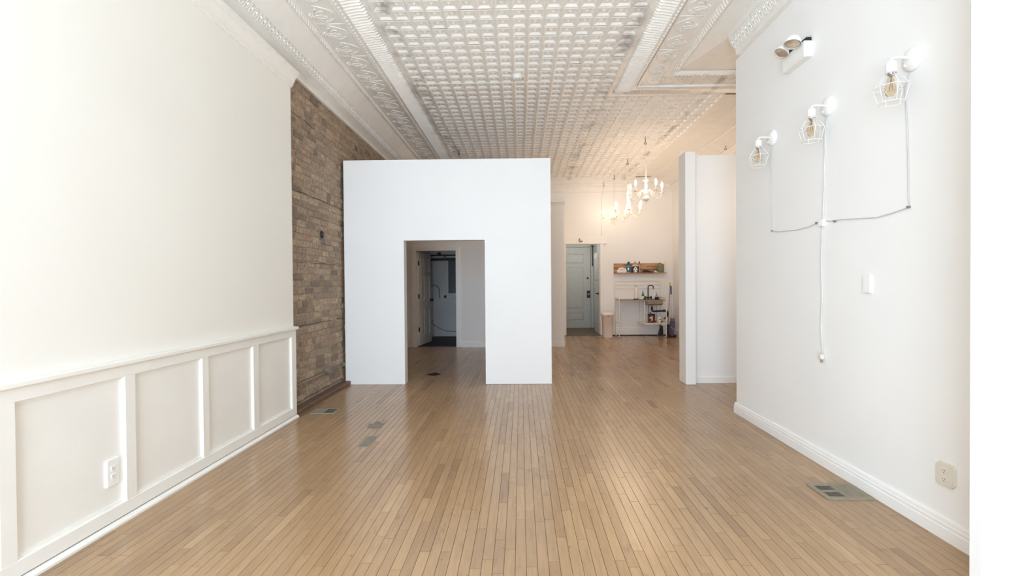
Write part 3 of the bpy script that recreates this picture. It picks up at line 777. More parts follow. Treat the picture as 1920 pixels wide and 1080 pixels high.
# egg and dart cornices
def eggdart(name, prof, y0, y1, side, label):
    # prof: (x, z) from ceiling to wall; egg band between index 1 and 4
    root = MB(); m = len(prof)
    vs = [(x, yy, z) for yy in (y0, y1) for x, z in prof]
    root.add(vs, [(k, k+1, m+k+1, m+k) for k in range(m-1)])
    root = struct(root.build(name, 'tin'), label, 'moulding')
    a, b = Vector((prof[1][0], 0, prof[1][1])), Vector((prof[4][0], 0, prof[4][1]))
    nrm = Vector((-(b-a).z, 0, (b-a).x)).normalized()
    if nrm.z > 0: nrm = -nrm
    eg = MB(); yv = y0
    while yv < y1-0.03:
        pts = []
        for k in range(7):
            t = PI*k/6
            pts.append(a+(b-a)*(0.08+0.84*math.sin(t)**0.8 if 0 < k < 6 else 0.08)+Vector((0, yv+0.031-0.024*math.cos(t), 0))+nrm*0.004)
        eg.tube(pts, 0.0042, 4)
        c = a+(b-a)*0.42+Vector((0, yv+0.031, 0))
        eg.ball(tuple(c+nrm*0.002), 0.013, 0.013, 0.014, 6, 4)
        yv += 0.062
    eg.build('egg_band', 'tin', root)
    return root
eggdart('trim_5', [(-2.075,3.505),(-2.085,3.496),(-2.104,3.49),(-2.128,3.463),(-2.148,3.437),(-2.156,3.434),(-2.165,3.431),(-2.185,3.420),(-2.222,3.402),(-2.226,3.395),(-2.238,3.393),(-2.244,3.36),(-2.285,3.36)], YF, 10.95, -1, 'white egg-and-dart tin cornice running above the brick wall')
eggdart('trim_6', [(1.972,3.63),(1.973,3.56),(1.985,3.556),(2.012,3.51),(2.034,3.445),(2.048,3.436),(2.058,3.432),(2.062,3.405),(2.09,3.40),(2.10,3.40)], YF, 4.47, 1, 'white egg-and-dart tin cornice over the right sconce wall')
MB().box(2.036, 2.11, YF, 4.46, 3.40, 3.58).build('cornice_core', 'tin', bpy.data.objects['trim_6'])
struct(MB().box(2.12, XRB, YF, 4.55, 3.40, 3.59).build('trim_7', 'tin'), 'plain soffit over the stair box', 'trim')
# rear right: flat border, bead, coved cornice
MB().box(2.665, 3.02, 6.115, 10.92, HC-0.001, HC+0.03).build('flat_border', 'tin', ceiling)
MB().box(X0+16*S-0.02, 3.03, 6.095, 6.143, HC-0.001, HC+0.03).build('flat_border', 'tin', ceiling)
MB().box(X0-0.03, 3.03, 10.855, 10.912, HC-0.001, HC+0.03).build('flat_border', 'tin', ceiling)
MB().box(X0-0.03, X0+0.001, YF, 10.92, HC-0.002, HC+0.03).build('flat_border', 'tin', ceiling)
MB().box(X0+16*S-0.001, RX+0.004, YF, 6.10, HC-0.002, HC+0.03).build('flat_border', 'tin', ceiling)
crr = [(3.02,HC),(3.02,HC-0.012),(3.035,HC-0.016),(3.05,HC-0.012),(3.30,HC-0.04),(3.305,HC-0.055),(3.33,HC-0.058),(3.345,HC-0.05),(3.46,HC-0.10),(3.53,HC-0.135),(3.54,HC-0.15),(3.57,HC-0.155),(3.585,HC-0.2),(3.60,HC-0.27),(XRB,HC-0.285),(XRB+0.05,HC-0.285),(XRB+0.05,HC+0.03)]
struct(MB().prism(crr,'y',5.99,YB).build('trim_8','tin'), 'stepped cornice along the rear right wall', 'moulding')
cbk = [(10.90,HC),(10.905,HC-0.014),(10.95,HC-0.02),(11.02,HC-0.06),(11.05,HC-0.085),(11.055,HC-0.10),(11.10,HC-0.105),(11.11,HC-0.13),(11.15,HC-0.18),(11.17,HC-0.26),(11.185,HC-0.285),(YB+0.02,HC-0.29),(YB+0.02,HC+0.03)]
struct(MB().prism(cbk,'x',-2.3,XRB).build('trim_9','tin'), 'stepped cornice across the rear wall', 'moulding')

# ------------------------------------------------------------------ ceiling fittings
sd = thing('smoke_detector', (-0.022, 5.50, 3.66), 'round white smoke detector on the tin ceiling', 'detector')
MB().lathe([(0.058,0.052),(0.062,0.03),(0.062,0.026)],(0,0,0),20).build('base','plastic',sd)
MB().lathe([(0.056,0.028),(0.055,0.012),(0.048,0.002),(0.03,-0.002),(0.002,-0.003)],(0,0,0),20).build('cover','plastic',sd)
MB().ball((0.02,-0.025,-0.002),0.004).build('indicator','slot',sd)
def hook(loc, label, big=1.0):
    h = thing('ceiling_hook', loc, label, 'hook', 'hooks screwed into the tin ceiling')
    b = big
    MB().tube(spline([(0,0,0.02*b),(0,0,-0.05*b),(0.0,0,-0.07*b),(0.016*b,0,-0.095*b),(0.0,0,-0.112*b),(-0.018*b,0,-0.10*b),(-0.02*b,0,-0.085*b)],4),0.0055*b,6).build('shank','iron',h)
    MB().lathe([(0.013*b,0.0),(0.015*b,-0.006*b),(0.006*b,-0.010*b)],(0,0,0),10).build('collar','chand',h)
    return h
hook((2.112,7.93,HC), 'ceiling hook holding the nearest chandelier')
hook((2.126,9.29,HC), 'ceiling hook holding the middle chandelier')
hook((2.126,10.62,HC), 'ceiling hook holding the rearmost chandelier')
hook((1.96,11.02,HC-0.09), 'empty dark hook on the rear cornice over the doorway', 0.8)
hook((3.50,8.05,HC-0.09), 'lone hook on the rear right cornice above the screen wall', 0.9)
hook((-1.10,8.45,HC), 'lone hook on the tin ceiling above the partition')
tag(MB().tube([(-1.10,8.45,HC-0.09),(-1.12,8.46,3.45),(-1.11,8.46,3.1)],0.004,5).build('hanging_wire','cord'), 'thin wire hanging from the ceiling hook behind the partition', 'wire')
tag(MB().tube([(1.955,11.02,HC-0.18),(1.93,11.1,3.30),(1.93,11.165,3.2),(1.925,11.17,2.36)],0.0035,5).build('hanging_wire','greycord'), 'thin wire dropping from the cornice hook to the doorway head', 'wire')

# ------------------------------------------------------------------ chandeliers
def chandelier(name, loc, zh, n, R, rot, style, label):
    # loc at the hook; zh: dict of heights relative to the hook point
    x, y, zb = loc
    t = thing(name, (x, y, zb), label, 'chandelier', 'cream candle chandeliers in the rear room')
    top, pan, fin, hub = zh['top']-zb, zh['pan']-zb, 0.0, zh['hub']-zb
    hk = HC-0.105-zb
    ch = MB(); z = top+0.05; k = 0; ln = 0.036
    ch.tube([(0.012*math.cos(a),0,top+0.04+0.014*math.sin(a)) for a in [2*PI*q/10 for q in range(10)]],0.004,5,closed=True)
    while z < hk-0.01:
        c = z+ln*0.5; pts = []
        for q in range(8):
            a = 2*PI*q/8; u = 0.009*math.cos(a); w = (ln*0.62)*math.sin(a)
            pts.append((u if k % 2 else 0, 0 if k % 2 else u, c+w))
        ch.tube(pts, 0.0026, 4, closed=True); z += ln; k += 1
    ch.build('chain', 'chand', t)
    if style == 'ball':
        col = [(0.002,top+0.03),(0.012,top+0.02),(0.014,top+0.005),(0.045,top),(0.04,top-0.008),(0.02,top-0.022),(0.017,top-0.06),(0.026,top-0.09),(0.02,hub+0.03),(0.036,hub+0.012),(0.036,hub-0.012),(0.016,hub-0.03),(0.014,0.125),(0.03,0.112),(0.054,0.085),(0.058,0.065),(0.05,0.045),(0.03,0.03),(0.012,0.022),(0.012,0.012),(0.007,0.004),(0.001,0)]
    elif style == 'column':
        col = [(0.002,top+0.03),(0.012,top+0.02),(0.028,top+0.005),(0.03,top-0.02),(0.018,top-0.05),(0.022,top-0.12),(0.034,top-0.2),(0.03,top-0.28),(0.02,hub+0.05),(0.04,hub+0.02),(0.042,hub-0.02),(0.03,hub-0.06),(0.036,0.06),(0.024,0.03),(0.01,0.015),(0.001,0)]
    else:
        col = [(0.002,top+0.03),(0.010,top+0.02),(0.022,top+0.002),(0.022,top-0.02),(0.012,top-0.06),(0.012,hub+0.08),(0.024,hub+0.05),(0.03,hub+0.015),(0.04,hub),(0.036,hub-0.02),(0.014,hub-0.045),(0.010,hub-0.06),(0.012,0.03),(0.006,0.012),(0.001,0)]
    MB().lathe(col, (0,0,0), 14).build('column', 'chand', t)
    for i in range(n):
        a = rot+2*PI*i/n; c, s = math.cos(a), math.sin(a)
        if style == 'ball':
            pr = [(0.02,hub),(0.05,hub+0.035),(0.09,hub+0.045),(0.13,hub),(0.165,pan-0.07),(0.21,pan-0.095),(0.255,pan-0.06),(R,pan-0.005)]
        elif style == 'column':
            pr = [(0.03,hub),(0.05,hub-0.03),(0.075,pan-0.04),(0.13,pan-0.095),(0.19,pan-0.105),(0.24,pan-0.065),(R,pan-0.005)]
        else:
            pr = [(0.02,hub-0.01),(0.09,hub-0.015),(0.15,hub-0.045),(0.195,pan-0.085),(0.225,pan-0.08),(R,pan-0.005)]
        arm = MB().tube([(p.x*c, p.x*s, p.z) for p in spline([(r, 0, z) for r, z in pr], 5)], 0.0068, 6).build('arm', 'chand', t)
        cx, cy = R*c, R*s
        MB().lathe([(0.010,pan-0.012),(0.028,pan-0.004),(0.036,pan+0.005),(0.034,pan+0.007),(0.016,pan+0.004)],(cx,cy,0),12).build('drip_pan','chand',arm)
        MB().lathe([(0.011,pan+0.003),(0.011,pan+0.085),(0.008,pan+0.088)],(cx,cy,0),10).build('candle','chand',arm)
        MB().lathe([(0.008,pan+0.088),(0.014,pan+0.10),(0.0185,pan+0.12),(0.017,pan+0.14),(0.010,pan+0.165),(0.004,pan+0.18),(0.0005,pan+0.185)],(cx,cy,0),9).build('bulb','glow_low' if style == 'flat' else 'glow',arm)
    return t
chandelier('chandelier', (2.118, 7.93, 2.61), dict(top=2.985, pan=2.772, hub=2.765), 5, 0.272, math.radians(2), 'ball', 'nearest lit chandelier, with a round ball under its arms')
chandelier('chandelier', (2.130, 9.29, 2.575), dict(top=3.20, pan=2.665, hub=2.77), 6, 0.268, math.radians(20), 'column', 'middle lit chandelier, with a tall column and deep looping arms')
chandelier('chandelier', (2.120, 10.62, 2.56), dict(top=3.02, pan=2.715, hub=2.735), 4, 0.246, math.radians(3), 'flat', 'rearmost lit chandelier, hanging lowest in front of the rear wall with four shallow arms')

# ------------------------------------------------------------------ sconces and cords on the right wall
def sconce(y, z):
    t = thing('wall_sconce', (XR, y, z), '', 'sconce', 'caged bulb sconces on the right wall')
    MB().lathe([(0.064,0.0),(0.065,-0.006),(0.06,-0.014),(0.046,-0.022),(0.03,-0.026),(0.002,-0.027)],(0,0,0),28,'x').build('backplate','plastic',t)
    for (b, c) in ((0.028,-0.026),(-0.028,0.022)): MB().ball((-0.026,b,c),0.006,0.008,0.008,8,5).build('cap_nut','plastic',t)
    MB().tube(spline([(-0.024,0,0.004),(-0.075,0,0.008),(-0.108,0,0.004),(-0.118,0,-0.010),(-0.118,0,-0.022)],5),0.0065,8).build('arm','plastic',t)
    cx = -0.118
    MB().lathe([(0.006,-0.014),(0.021,-0.017),(0.024,-0.022),(0.024,-0.066),(0.021,-0.069),(0.002,-0.069)],(cx,0,0),20).build('socket','plastic',t)
    MB().lathe([(0.018,-0.066),(0.0185,-0.08),(0.015,-0.088),(0.002,-0.088)],(cx,0,0),16).build('socket_ring','chrome',t)
    cg = MB(); n = 6; z0, z1, z2 = -0.074, -0.148, -0.232; r0, r1, r2 = 0.024, 0.077, 0.056
    for k in range(n):
        a = 2*PI*k/n+0.25; p = [(cx+r*math.cos(a), r*math.sin(a), zz) for r, zz in ((r0,z0),(r1,z1),(r2,z2))]
        cg.tube(p, 0.0021, 5)
        a2 = a+2*PI/n; cg.tube([p[1], (cx+r1*math.cos(a2), r1*math.sin(a2), z1)], 0.0021, 5)
    for r, zz in ((r0,z0),(r2,z2)): cg.tube([(cx+r*math.cos(2*PI*k/18), r*math.sin(2*PI*k/18), zz) for k in range(18)], 0.0021, 5, closed=True)
    cg.build('cage','wire',t)
    b = MB().lathe([(0.011,-0.085),(0.013,-0.10),(0.022,-0.125),(0.030,-0.155),(0.031,-0.168),(0.026,-0.186),(0.014,-0.199),(0.0005,-0.203)],(cx,0,0),18).build('bulb','amber',t)
    fl = MB()
    for k in range(4):
        a = 2*PI*k/4; fl.tube([(cx+0.004*math.cos(a),0.004*math.sin(a),-0.105),(cx+0.012*math.cos(a+.3),0.012*math.sin(a+.3),-0.165),(cx+0.004*math.cos(a+.6),0.004*math.sin(a+.6),-0.112)],0.0008,4)
    fl.tube([(cx,0,-0.088),(cx,0,-0.125)],0.003,6)
    fl.build('filament','steel',b)
    return t
s1 = sconce(2.524, 2.447); s1['label'] = 'white caged-bulb sconce nearest the bright wall end, over the right outlet'
s2 = dup_tree(s1, (XR, 3.203, 2.450)); s2['label'] = 'middle one of the three white caged-bulb sconces on the right wall'
s3 = dup_tree(s1, (XR, 3.908, 2.455)); s3['label'] = 'farthest white caged-bulb sconce, beside the right wall corner'
XC = XR-0.006
def cord(pts, r, label, mat='cord', clips=()):
    o = MB().tube([(XC,)+p for p in pts], r, 6).build('power_cord', mat)
    tag(o, label, 'cord', 'cords of the right wall sconces')
    for (y, z) in clips: MB().bbox(XC-0.010, XR, y-0.007, y+0.007, z-0.006, z+0.006, 0.002).build('cable_clip', 'conduit', o)
    return o
cord([(3.914,2.40),(3.927,2.25),(3.918,2.05),(3.922,1.9),(3.906,1.70),(3.895,1.686),(3.80,1.672),(3.66,1.664),(3.55,1.660),(3.42,1.664),(3.33,1.680),(3.294,1.676)], 0.0032, 'pale cord dropping from the farthest sconce and sagging to the middle', 'greycord', [(3.904,1.690),(3.325,1.682)])
cord([(3.215,2.395),(3.238,2.27),(3.236,2.15),(3.243,2.05),(3.246,1.9),(3.254,1.75),(3.262,1.66),(3.268,1.55),(3.276,1.42),(3.272,1.30),(3.264,1.18),(3.274,1.05),(3.277,0.94),(3.266,0.84),(3.262,0.765)], 0.0062, 'white twisted cord hanging from the middle sconce to a loose plug')
pl = bpy.data.objects['power_cord.001']
MB().bbox(XC-0.022, XC+0.004, 3.243, 3.283, 0.735, 0.772, 0.006).build('plug', 'ivory', pl)
for dy in (-0.007, 0.007): MB().box(XC-0.010, XC-0.004, 3.263+dy-0.0015, 3.263+dy+0.0015, 0.712, 0.736).build('prong', 'steel', pl)
MB().bbox(XC-0.018, XR, 3.232, 3.288, 1.648, 1.695, 0.006).build('splitter', 'plastic', pl)
cord([(2.545,2.385),(2.572,2.32),(2.566,2.20),(2.556,2.05),(2.552,1.9),(2.549,1.75),(2.546,1.672),(2.56,1.664),(2.66,1.652),(2.775,1.643),(2.82,1.648),(2.95,1.660),(3.08,1.672),(3.18,1.676),(3.226,1.682)], 0.0034, 'pale cord from the nearest sconce running across to the middle', 'greycord', [(2.546,1.668),(3.135,1.669)])

# bare bulb in the hallway round the corner of the screen wall
hb = thing('hallway_lamp', (3.25, 5.25, 2.30), 'warm bare-bulb lamp in the hallway behind the sconce wall', 'lamp')
MB().lathe([(0.05,0.06),(0.045,0.03),(0.022,0.02),(0.022,0.0),(0.002,0.0)],(0,0,0),16).build('lamp_holder','plastic',hb)
MB().tube([(0,0,0.06),(0,0,1.36)],0.004,6).lathe([(0.05,1.325),(0.03,1.30),(0.002,1.30)],(0,0,0),16).build('flex','cord',hb)
hbm = M['glow'].copy(); hbm.node_tree.nodes['Principled BSDF'].inputs['Emission Strength'].default_value = 190
MB().ball((0,0,-0.035),0.03,0.03,0.038,12,8).build('bulb',hbm,hb)

# emergency light
em = thing('emergency_light', (XR, 3.52, 2.93), 'white twin-head emergency light high on the right wall', 'emergency light')
MB().bbox(-0.058, 0.0, -0.135, 0.140, -0.055, 0.058, 0.004).build('housing', 'plastic', em)
MB().bbox(-0.040, 0.0, -0.13, 0.12, 0.055, 0.085, 0.004).build('rear_bracket', 'iron', em)
def head(c, d, r, lab):
    d = Vector(d).normalized(); m = Vector((0,0,1)).rotation_difference(d).to_matrix().to_4x4()
    h = MB().lathe([(0.004,-1.05*r),(0.45*r,-0.98*r),(0.80*r,-0.72*r),(0.97*r,-0.3*r),(1.0*r,0.0),(1.0*r,0.12*r),(0.94*r,0.12*r),(0.93*r,0.05*r)],(0,0,0),22)
    h.xform(Matrix.Translation(c)@m); o = h.build('lamp_head','plastic',em)
    l = MB().lathe([(0.93*r,0.06*r),(0.8*r,0.10*r),(0.4*r,0.15*r),(0.002,0.16*r)],(0,0,0),20); l.xform(Matrix.Translation(c)@m); l.build('lens','lens',o)
    k = MB().lathe([(0.98*r,0.06*r),(1.0*r,0.13*r),(0.95*r,0.14*r)],(0,0,0),22,cap=False); k.xform(Matrix.Translation(c)@m); k.build('rim','iron',o)
head((-0.135,-0.128,0.038), (-0.26,-0.12,-0.96), 0.055, 'a')
head((-0.125,0.030,0.050), (-0.56,-0.06,-0.83), 0.048, 'b')
for y0, y1 in ((-0.11,-0.05),(0.05,0.06)):
    MB().tube(spline([(-0.03,y1,0.05),(-0.05,y1,0.085),(-0.09,y0+0.03,0.08)],4),0.010,6).build('swivel_neck','black',em)

# plates and outlets
tag(MB().bbox(XR-0.014, XR, 2.814, 2.876, 1.200, 1.308, 0.004).build('switch_plate','plastic'), 'blank white switch plate on the right wall between cord and outlet', 'switch plate')
def outlet(name, loc, sx, w, h, th, label, mat, rounded):
    t = thing(name, loc, label, 'outlet', None)
    if rounded:
        c = 0.024; poly = [(-w/2+c,-h/2),(w/2-c*0.4,-h/2),(w/2,-h/2+c*0.4),(w/2,h/2-c),(w/2-c,h/2),(-w/2+c*0.5,h/2),(-w/2,h/2-c*0.5),(-w/2,-h/2+c)]
        MB().prism(poly,'x',0,sx*th).build('cover_plate',mat,t)
        MB().prism([(a*0.88,b*0.88) for a,b in poly],'x',0,sx*(th+0.004)).build('face',mat,t)
    else:
        MB().bbox(min(0,sx*th),max(0,sx*th),-w/2,w/2,-h/2,h/2,0.004).build('cover_plate',mat,t)
    x = sx*(th+(0.004 if rounded else 0))
    for k, zc in enumerate((0.020,-0.022)):
        r = MB().prism([(0.016*math.cos(a)*1.05,zc+max(-0.0125,min(0.0125,0.0175*math.sin(a)))) for a in [2*PI*q/16 for q in range(16)]],'x',x-sx*0.001,x+sx*0.0025).build('receptacle',mat,t)
        for yy, hh in ((-0.006,0.008),(0.006,0.0065)): MB().box(min(x,x+sx*0.0029),max(x,x+sx*0.0029),yy-0.0011,yy+0.0011,zc+0.001-hh/2+0.002,zc+0.001+hh/2+0.002).build('slot','slot',r)
        MB().prism([(0.0025*math.cos(2*PI*q/8),zc-0.0075+0.0028*math.sin(2*PI*q/8)) for q in range(8)],'x',x,x+sx*0.0029).build('slot','slot',r)
    return t
outlet('outlet', (XL, 2.437, 0.2885), 1, 0.078, 0.146, 0.013, 'white duplex outlet set in the first wainscot panel', 'plastic', False)
outlet('outlet', (XR, 2.322, 0.321), -1, 0.105, 0.118, 0.012, 'cream duplex outlet with an oversize plate low on the right wall', 'ivory', True)

# ------------------------------------------------------------------ floor registers and patches
def register(loc, w, d, label, quads, rz=0):
    t = thing('floor_register', loc, label, 'floor register', 'metal registers set in the floor', rz)
    MB().box(-w/2+0.01,w/2-0.01,-d/2+0.01,d/2-0.01,0.0004,0.0012).build('duct','void',t)
    f = MB(); b = 0.028 if d > 0.2 else 0.017; c = 0.007 if d > 0.2 else 0.003
    for (x0,x1,y0,y1) in ((-w/2,w/2,-d/2,-d/2+b),(-w/2,w/2,d/2-b,d/2),(-w/2,-w/2+b,-d/2+b,d/2-b),(w/2-b,w/2,-d/2+b,d/2-b),(-c,c,-d/2+b,d/2-b),(-w/2+b,-c,-c,c),(c,w/2-b,-c,c)):
        f.box(x0,x1,y0,y1,0.0006,0.008)
    f.build('frame','registermetal',t)
    for qx in (0,1):
        for qy in (0,1):
            x0,x1 = ((-w/2+b,-c),(c,w/2-b))[qx]; y0,y1 = ((-d/2+b,-c),(c,d/2-b))[qy]
            lv = MB(); n = 11; dark = (qx in quads)
            for k in range(n):
                x = x0+(x1-x0)*(k+0.5)/n; p = (x1-x0)/n
                if dark: lv.box(x-p*0.11,x+p*0.11,y0,y1,0.0012,0.0035)
                else: lv.box(x-p*0.40,x+p*0.40,y0,y1,0.001,0.0065)
            lv.build('louver','black' if dark and d < 0.2 else 'registermetal',t)
    return t
register((1.912,2.85,0), 0.265, 0.215, 'grey metal floor register against the right baseboard', (0,))
register((-1.972,4.648,0), 0.25, 0.165, 'grey floor register beside the brick wall', (1,))
tag(MB().prism([(-1.37,4.100),(-1.255,4.100),(-1.258,4.245),(-1.300,4.243),(-1.318,4.30),(-1.36,4.30),(-1.345,4.225),(-1.395,4.235)],'z',0.0,0.0025).build('floor_patch','patch'), 'pale notched metal floor patch, farther of the two', 'floor patch')
tag(MB().box(-1.290,-1.213,3.632,3.886,0.0,0.0018).build('floor_patch','patch'), 'grey oblong metal floor patch, nearer of the two', 'floor patch')
tag(MB().prism([(-1.33,6.53),(-1.22,6.41),(-1.13,6.52),(-1.22,6.66)],'z',0.0,0.004).build('floor_vent','void'), 'small dark diamond floor plate inside the partition doorway', 'floor plate')

# ------------------------------------------------------------------ conduit on the brick
cdx = XB+0.022
cdt = thing('conduit', (cdx, 5.385, 0.268), 'grey conduit with a round junction box low on the brick', 'conduit')
MB().tube([(0,-0.93,0),(0,0.52,-0.008)],0.0115,8).build('pipe','conduit',cdt)
MB().lathe([(0.056,-0.02),(0.058,0.03),(0.05,0.038),(0.002,0.04)],(0,0,0.01),12,'x',False).build('junction_box','conduit',cdt)
MB().bbox(0.038,0.046,-0.022,0.022,-0.03,0.05,0.003).build('cover','conduit',cdt)
MB().bbox(-0.02,0.014,0.46,0.495,-0.03,0.02,0.004).build('pipe_strap','conduit',cdt)
pk = thing('pipe_stub', (XB+0.005, 5.285, 1.842), 'dark capped pipe stub at mid height in the brick wall', 'pipe stub')
MB().lathe([(0.05,-0.03),(0.048,0.008),(0.034,0.014),(0.034,0.022),(0.016,0.026),(0.002,0.022)],(0,0,0),12,'x').build('cap','iron',pk)
MB().lathe([(0.062,-0.03),(0.060,0.002),(0.05,0.004)],(0,0,0),10,'x').build('collar','conduit',pk)

# ------------------------------------------------------------------ sink stand against the rear wall
YS = 10.70      # front plane
sk = thing('sink_stand', (2.24, YS, 0), 'white tubular sink stand with steel bowl against the rear wall', 'sink stand')
KW = 1.066; KD = 0.46
def loop_side(x):
    return MB().tube(spline_corner([(x,KD,0.905),(x,0,0.905),(x,0,0.012),(x,KD,0.012)], 0.03), 0.0105, 8)
def spline_corner(pts, r, n=4):
    P = [Vector(p) for p in pts]; out = [P[0]]
    for i in range(1, len(P)-1):
        a = (P[i-1]-P[i]).normalized(); b = (P[i+1]-P[i]).normalized()
        for k in range(n+1):
            t = k/n; out.append(P[i]+a*r*(1-t)**2+b*r*t**2)
    out.append(P[-1]); return out
loop_side(0).build('side_frame', 'rail', sk); loop_side(KW).build('side_frame', 'rail', sk)
MB().tube([(0,0,0.33),(0,KD,0.33)],0.008,6).build('cross_rail','rail',sk)
bf = MB().tube(spline_corner([(0.0,KD,0.01),(0.0,KD,1.30),(KW,KD,1.30),(KW,KD,0.01)],0.05),0.0095,8)
bf.build('back_frame','rail',sk)
for z in (1.205,1.115,0.87): MB().tube([(0,KD,z),(KW,KD,z)],0.008,6).build('back_rail','rail',sk)
MB().tube([(0.0,KD-0.01,0.36),(0.33,KD-0.01,0.83)],0.004,5).build('brace','rail',sk)
ih = MB().tube(spline_corner([(0.574,0.0,0.83),(0.574,0.0,0.305),(KW,0.0,0.305)],0.03),0.0095,8)
ih.build('shelf_frame','rail',sk)
MB().tube(spline_corner([(0.574,KD-0.02,0.83),(0.574,KD-0.02,0.32),(KW,KD-0.02,0.32)],0.03),0.0085,8).build('shelf_frame','rail',sk)
MB().bbox(0.50,KW-0.01,0.01,KD-0.02,0.318,0.328,0.002).build('shelf_plate','rail',sk)
wt = MB(); B0, B1 = 0.66, 1.00
for (x0,x1,y0,y1) in ((0.012,B0,0.005,KD-0.012),(B1,KW-0.012,0.005,KD-0.012),(B0,B1,0.005,0.05),(B0,B1,KD-0.10,KD-0.012)): wt.box(x0,x1,y0,y1,0.842,0.862)
wt.build('worktop','brownedge',sk)
bo = MB(); a0,a1,c0,c1 = B0-0.012,B1+0.012,0.04,KD-0.09
o4 = lambda e,z:[(a0+e,c0+e,z),(a1-e,c0+e,z),(a1-e,c1-e,z),(a0+e,c1-e,z)]
lv = o4(-0.012,0.866)+o4(0.0,0.864)+o4(0.006,0.77)+o4(0.03,0.735)
bo.add(lv,[(i*4+k,i*4+(k+1)%4,(i+1)*4+(k+1)%4,(i+1)*4+k) for i in range(3) for k in range(4)]+[(12,13,14,15)])
bo.build('bowl','steel',sk)
dx, dy = 0.80, 0.22
MB().lathe([(0.036,0.735),(0.036,0.718),(0.026,0.712),(0.022,0.69),(0.002,0.69)],(dx,dy,0),14).build('drain_flange','chrome',sk)
MB().tube(spline_corner([(dx,dy,0.70),(dx,dy,0.585),(dx+0.36,dy,0.60),(dx+0.37,dy+0.02,0.48),(dx+0.37,KD,0.40)],0.05),0.021,10).lathe([(0.029,0.66),(0.029,0.635)],(dx,dy,0),12).lathe([(0.028,-0.03),(0.028,0.03)],(dx+0.29,dy,0.598),12,'x').build('drain_trap','black',sk)
MB().tube([(dx-0.045,dy+0.12,0.73),(dx-0.045,dy+0.12,0.53)],0.006,6).build('supply_hose','black',sk)
MB().tube([(dx+0.155,dy+0.15,0.73),(dx+0.155,dy+0.15,0.36)],0.004,6).build('supply_hose','steel',sk)
for k in range(6): MB().tube([(0.10+0.17*k,KD-0.01,1.19),(0.10+0.17*k,KD-0.03,1.17),(0.10+0.17*k,KD-0.035,1.18)],0.004,5).build('rail_hook','rail',sk)
ZT = 0.8625
fc = thing('faucet', (3.00, 11.085, ZT), 'black gooseneck bridge faucet behind the sink bowl', 'faucet')
MB().lathe([(0.03,0),(0.03,0.02),(0.016,0.03),(0.014,0.06),(0.002,0.06)],(0,0,0),12).build('base','black',fc)
MB().tube(spline_corner([(0,0,0.03),(0,0,0.325),(0.115,-0.03,0.325),(0.115,-0.03,0.245)],0.05),0.0125,9).build('spout','black',fc)
MB().tube([(-0.075,0,0.045),(0.075,0,0.045)],0.012,8).build('bridge','black',fc)
for sx in (-1,1):
    h = MB().lathe([(0.017,0.0),(0.017,0.05),(0.012,0.056),(0.012,0.07),(0.002,0.07)],(sx*0.072,0,0),10).build('valve','black',fc)
    MB().tube([(sx*0.050,-0.02,0.066),(sx*0.095,0.02,0.072)],0.006,6).build('lever','black',h)
tw = thing('paper_towel_roll', (2.715, 11.06, ZT+0.004), 'white paper towel roll hung upright from the stand rail', 'paper towel')
MB().lathe([(0.018,0.0),(0.040,0.0),(0.0405,0.01),(0.0405,0.275),(0.018,0.277)],(0,0,0.012),18).build('roll','paper',tw)
MB().tube([(0,0,-0.002),(0,0,0.31),(0,0.02,0.335),(0,0.07,0.338)],0.006,6).build('holder','steel',tw)
MB().lathe([(0.014,0.0),(0.014,0.012),(0.004,0.013)],(0,0,-0.004),10).build('end_cap','plastic',tw)
sb = thing('soap_bottle', (2.855, 11.0, ZT), 'green dish soap bottle between the paper towels and faucet', 'bottle')
MB().lathe([(0.029,0),(0.032,0.01),(0.032,0.08),(0.026,0.12),(0.012,0.155),(0.011,0.165),(0.002,0.165)],(0,0,0),14).build('body','soap',sb)
MB().lathe([(0.013,0.165),(0.013,0.182),(0.006,0.19),(0.005,0.205),(0.001,0.206)],(0,0,0),10).build('cap','soap',sb)
MB().lathe([(0.0324,0.03),(0.0324,0.075)],(0,0,0),14).build('label','plastic',sb)
tag(MB().bbox(2.770,2.850,10.90,10.95,ZT+0.0005,ZT+0.045,0.016).build('sponge','cream'), 'pale sponge in front of the green soap bottle', 'sponge')
dp = thing('soap_dispenser', (3.19, 11.03, ZT), 'clear soap dispenser with a dark pump on the worktop end', 'dispenser')
MB().lathe([(0.05,0),(0.052,0.01),(0.05,0.06),(0.03,0.085),(0.016,0.09),(0.002,0.09)],(0,0,0),14).build('bottle','glass',dp)
MB().lathe([(0.046,0.004),(0.046,0.045),(0.002,0.045)],(0,0,0),12).build('soap','greycord',dp)
MB().tube([(0,0,0.085),(0,0,0.15),(0,0,0.152),(-0.03,-0.01,0.148)],0.006,6).lathe([(0.016,0.088),(0.014,0.102)],(0,0,0),10).build('pump','mopgrey',dp)
dd = tag(MB().bbox(2.60,2.635,10.80,10.84,ZT,ZT+0.028,0.006).build('drain_stopper','iron'), 'small dark block on the worktop left of the towel roll', 'stopper')
tag(MB().bbox(2.655,2.70,10.80,10.84,ZT,ZT+0.024,0.006).build('scraper','iron'), 'small dark block on the worktop under the towel roll', 'scraper')
